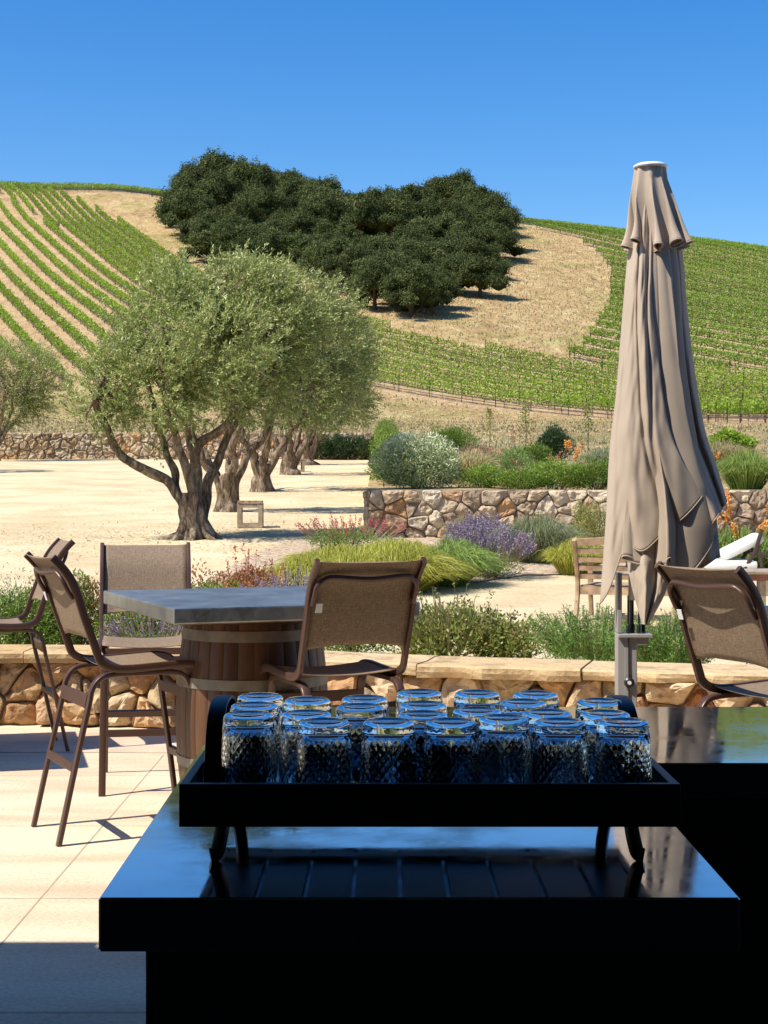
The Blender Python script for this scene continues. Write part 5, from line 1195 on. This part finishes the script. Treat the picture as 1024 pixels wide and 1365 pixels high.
# cut-glass tumblers standing upside down
def tumbler_mesh():
    hgt = .118; mb = MB(); n = 132
    def rad(z): return .0395 - .0045 * (z / hgt)      # mouth down at z = 0
    prof = []; zt = hgt
    # inner wall (mouth up to the thick base), then outside from base back to mouth
    zi = hgt - .016
    inner = [(0, zi), (.018, zi), (.028, zi - .001), (rad(zi) - .0042, zi - .006)] + [(rad(z) - .0028, z) for z in np.linspace(zi - .014, .004, 6)] + [(rad(0) - .0016, .0005)]
    lo, hi = .030, .100
    outer = [(rad(0) - .0003, .0), (rad(.002), .002), (rad(.02), .02)] + [(rad(z), z) for z in np.linspace(lo, hi, 42)] + [(rad(.105), .105), (rad(.111) - .0003, .111), (rad(.115) - .002, .1155), (rad(.117) - .006, .118), (.024, .118), (.020, .1165), (0, .1160)]
    prof = inner + outer; ni = len(inner)
    def mod(th, i, z):
        if i < ni or not (lo <= z <= hi): return 1
        a = 11 * th; b = (z - lo) / (hi - lo) * PI * 5
        g_ = min(abs(math.sin(a + b)), abs(math.sin(a - b)))
        return 1 - .036 * max(0, 1 - g_ / .42) + .008
    mb.lathe(prof, n, cap=False, mod=mod); return mb
proto = tumbler_mesh().build('tumbler', 'clear_glass', None, smooth=True)
bm = bmesh.new(); bm.from_mesh(proto.data); bmesh.ops.remove_doubles(bm, verts=bm.verts[:], dist=.00005); bmesh.ops.recalc_face_normals(bm, faces=bm.faces[:]); bm.to_mesh(proto.data); bm.free()
TZ = TZ0 + .0135; zt = TZ + .118
rows = [
 ('front row', [(340,950),(432,961),(518,961),(608,963.5),(674,956),(742,965),(836,967)]),
 ('second row', [(399,949),(480,940),(564,950),(636,945),(730,948),(810,951)]),
 ('third row', [(333,938),(410,931),(564,937),(697,934),(800,933)]),
 ('back row', [(347,926),(486,929),(559,921),(636,922),(714,923)])]
ordn = ['leftmost', 'second from the left', 'third from the left', 'fourth from the left', 'fifth from the left', 'sixth from the left', 'rightmost']
first = True; pts_ = []
for rn, L_ in rows:
    for i, (u, v) in enumerate(L_):
        D = F * (H - zt) / (v - HV); x = (u - 512) / F * D; pts_.append([x, D, rn, i, len(L_)])
for it in range(60):   # nudge apart so that no two glasses overlap
    for a in range(len(pts_)):
        for b in range(a):
            dx = pts_[a][0] - pts_[b][0]; dy = pts_[a][1] - pts_[b][1]; d_ = math.hypot(dx, dy)
            if d_ < .0805: k = (.0805 - d_) / 2 / max(d_, 1e-5); pts_[a][0] += dx * k; pts_[a][1] += dy * k; pts_[b][0] -= dx * k; pts_[b][1] -= dy * k
    for p in pts_: p[0] = min(max(p[0], TX0 + .080), TX1 - .060); p[1] = min(max(p[1], TY0 + .054), TY1 - .054)
for (x, y, rn, i, n_) in pts_:
    o = proto if first else proto.copy()
    if not first: col.objects.link(o)
    first = False; o.location = (x, y, TZ); o.rotation_euler = (0, 0, x * 37 + y * 51)
    w_ = 'rightmost' if i == n_ - 1 else ordn[i]
    tag(o, f'upturned diamond-cut glass tumbler, {w_} in the {rn} on the black tray', 'glass', 'upturned tumblers on the tray')

# ================================================================== CAMERA AND LIGHT
cam = bpy.data.cameras.new('camera'); co = bpy.data.objects.new('camera', cam); col.objects.link(co)
co.location = (0, 0, H); co.rotation_euler = (R(90), 0, 0)
cam.sensor_fit = 'VERTICAL'; cam.sensor_height = 36; cam.lens = 36 * F / 1365
cam.shift_y = -(682.5 - HV) / 1365; cam.clip_start = .05; cam.clip_end = 6000
scene.camera = co
EL = R(54); AZ = math.atan2(-.88, -.47)      # towards the sun, clockwise from +Y
sd = Vector((math.sin(AZ) * math.cos(EL), math.cos(AZ) * math.cos(EL), math.sin(EL)))
sun = bpy.data.lights.new('sun', 'SUN'); sun.energy = 4.7; sun.angle = R(.5); sun.color = (1, .95, .86)
so = bpy.data.objects.new('sun', sun); col.objects.link(so); so.location = (-8, -4, 12); so.rotation_euler = sd.to_track_quat('Z', 'Y').to_euler()
w = bpy.data.worlds.new('World'); scene.world = w; w.use_nodes = True; nt = w.node_tree
bg = nt.nodes['Background']; sky = nt.nodes.new('ShaderNodeTexSky'); sky.sky_type = 'NISHITA'; sky.sun_disc = False
sky.sun_elevation = EL; sky.sun_rotation = AZ; sky.altitude = 0; sky.air_density = 1.0; sky.dust_density = .7; sky.ozone_density = 2.0
hs = nt.nodes.new('ShaderNodeHueSaturation'); hs.inputs['Saturation'].default_value = 1.48; hs.inputs['Hue'].default_value = .508
nt.links.new(sky.outputs[0], hs.inputs['Color']); nt.links.new(hs.outputs[0], bg.inputs[0]); bg.inputs[1].default_value = .118
scene.view_settings.view_transform = 'Standard'; scene.view_settings.look = 'None'; scene.view_settings.exposure = 0.6; scene.view_settings.gamma = 1
scene.cycles.max_bounces = 10; scene.cycles.transmission_bounces = 10; scene.cycles.transparent_max_bounces = 8
scene.cycles.caustics_reflective = False; scene.cycles.caustics_refractive = False
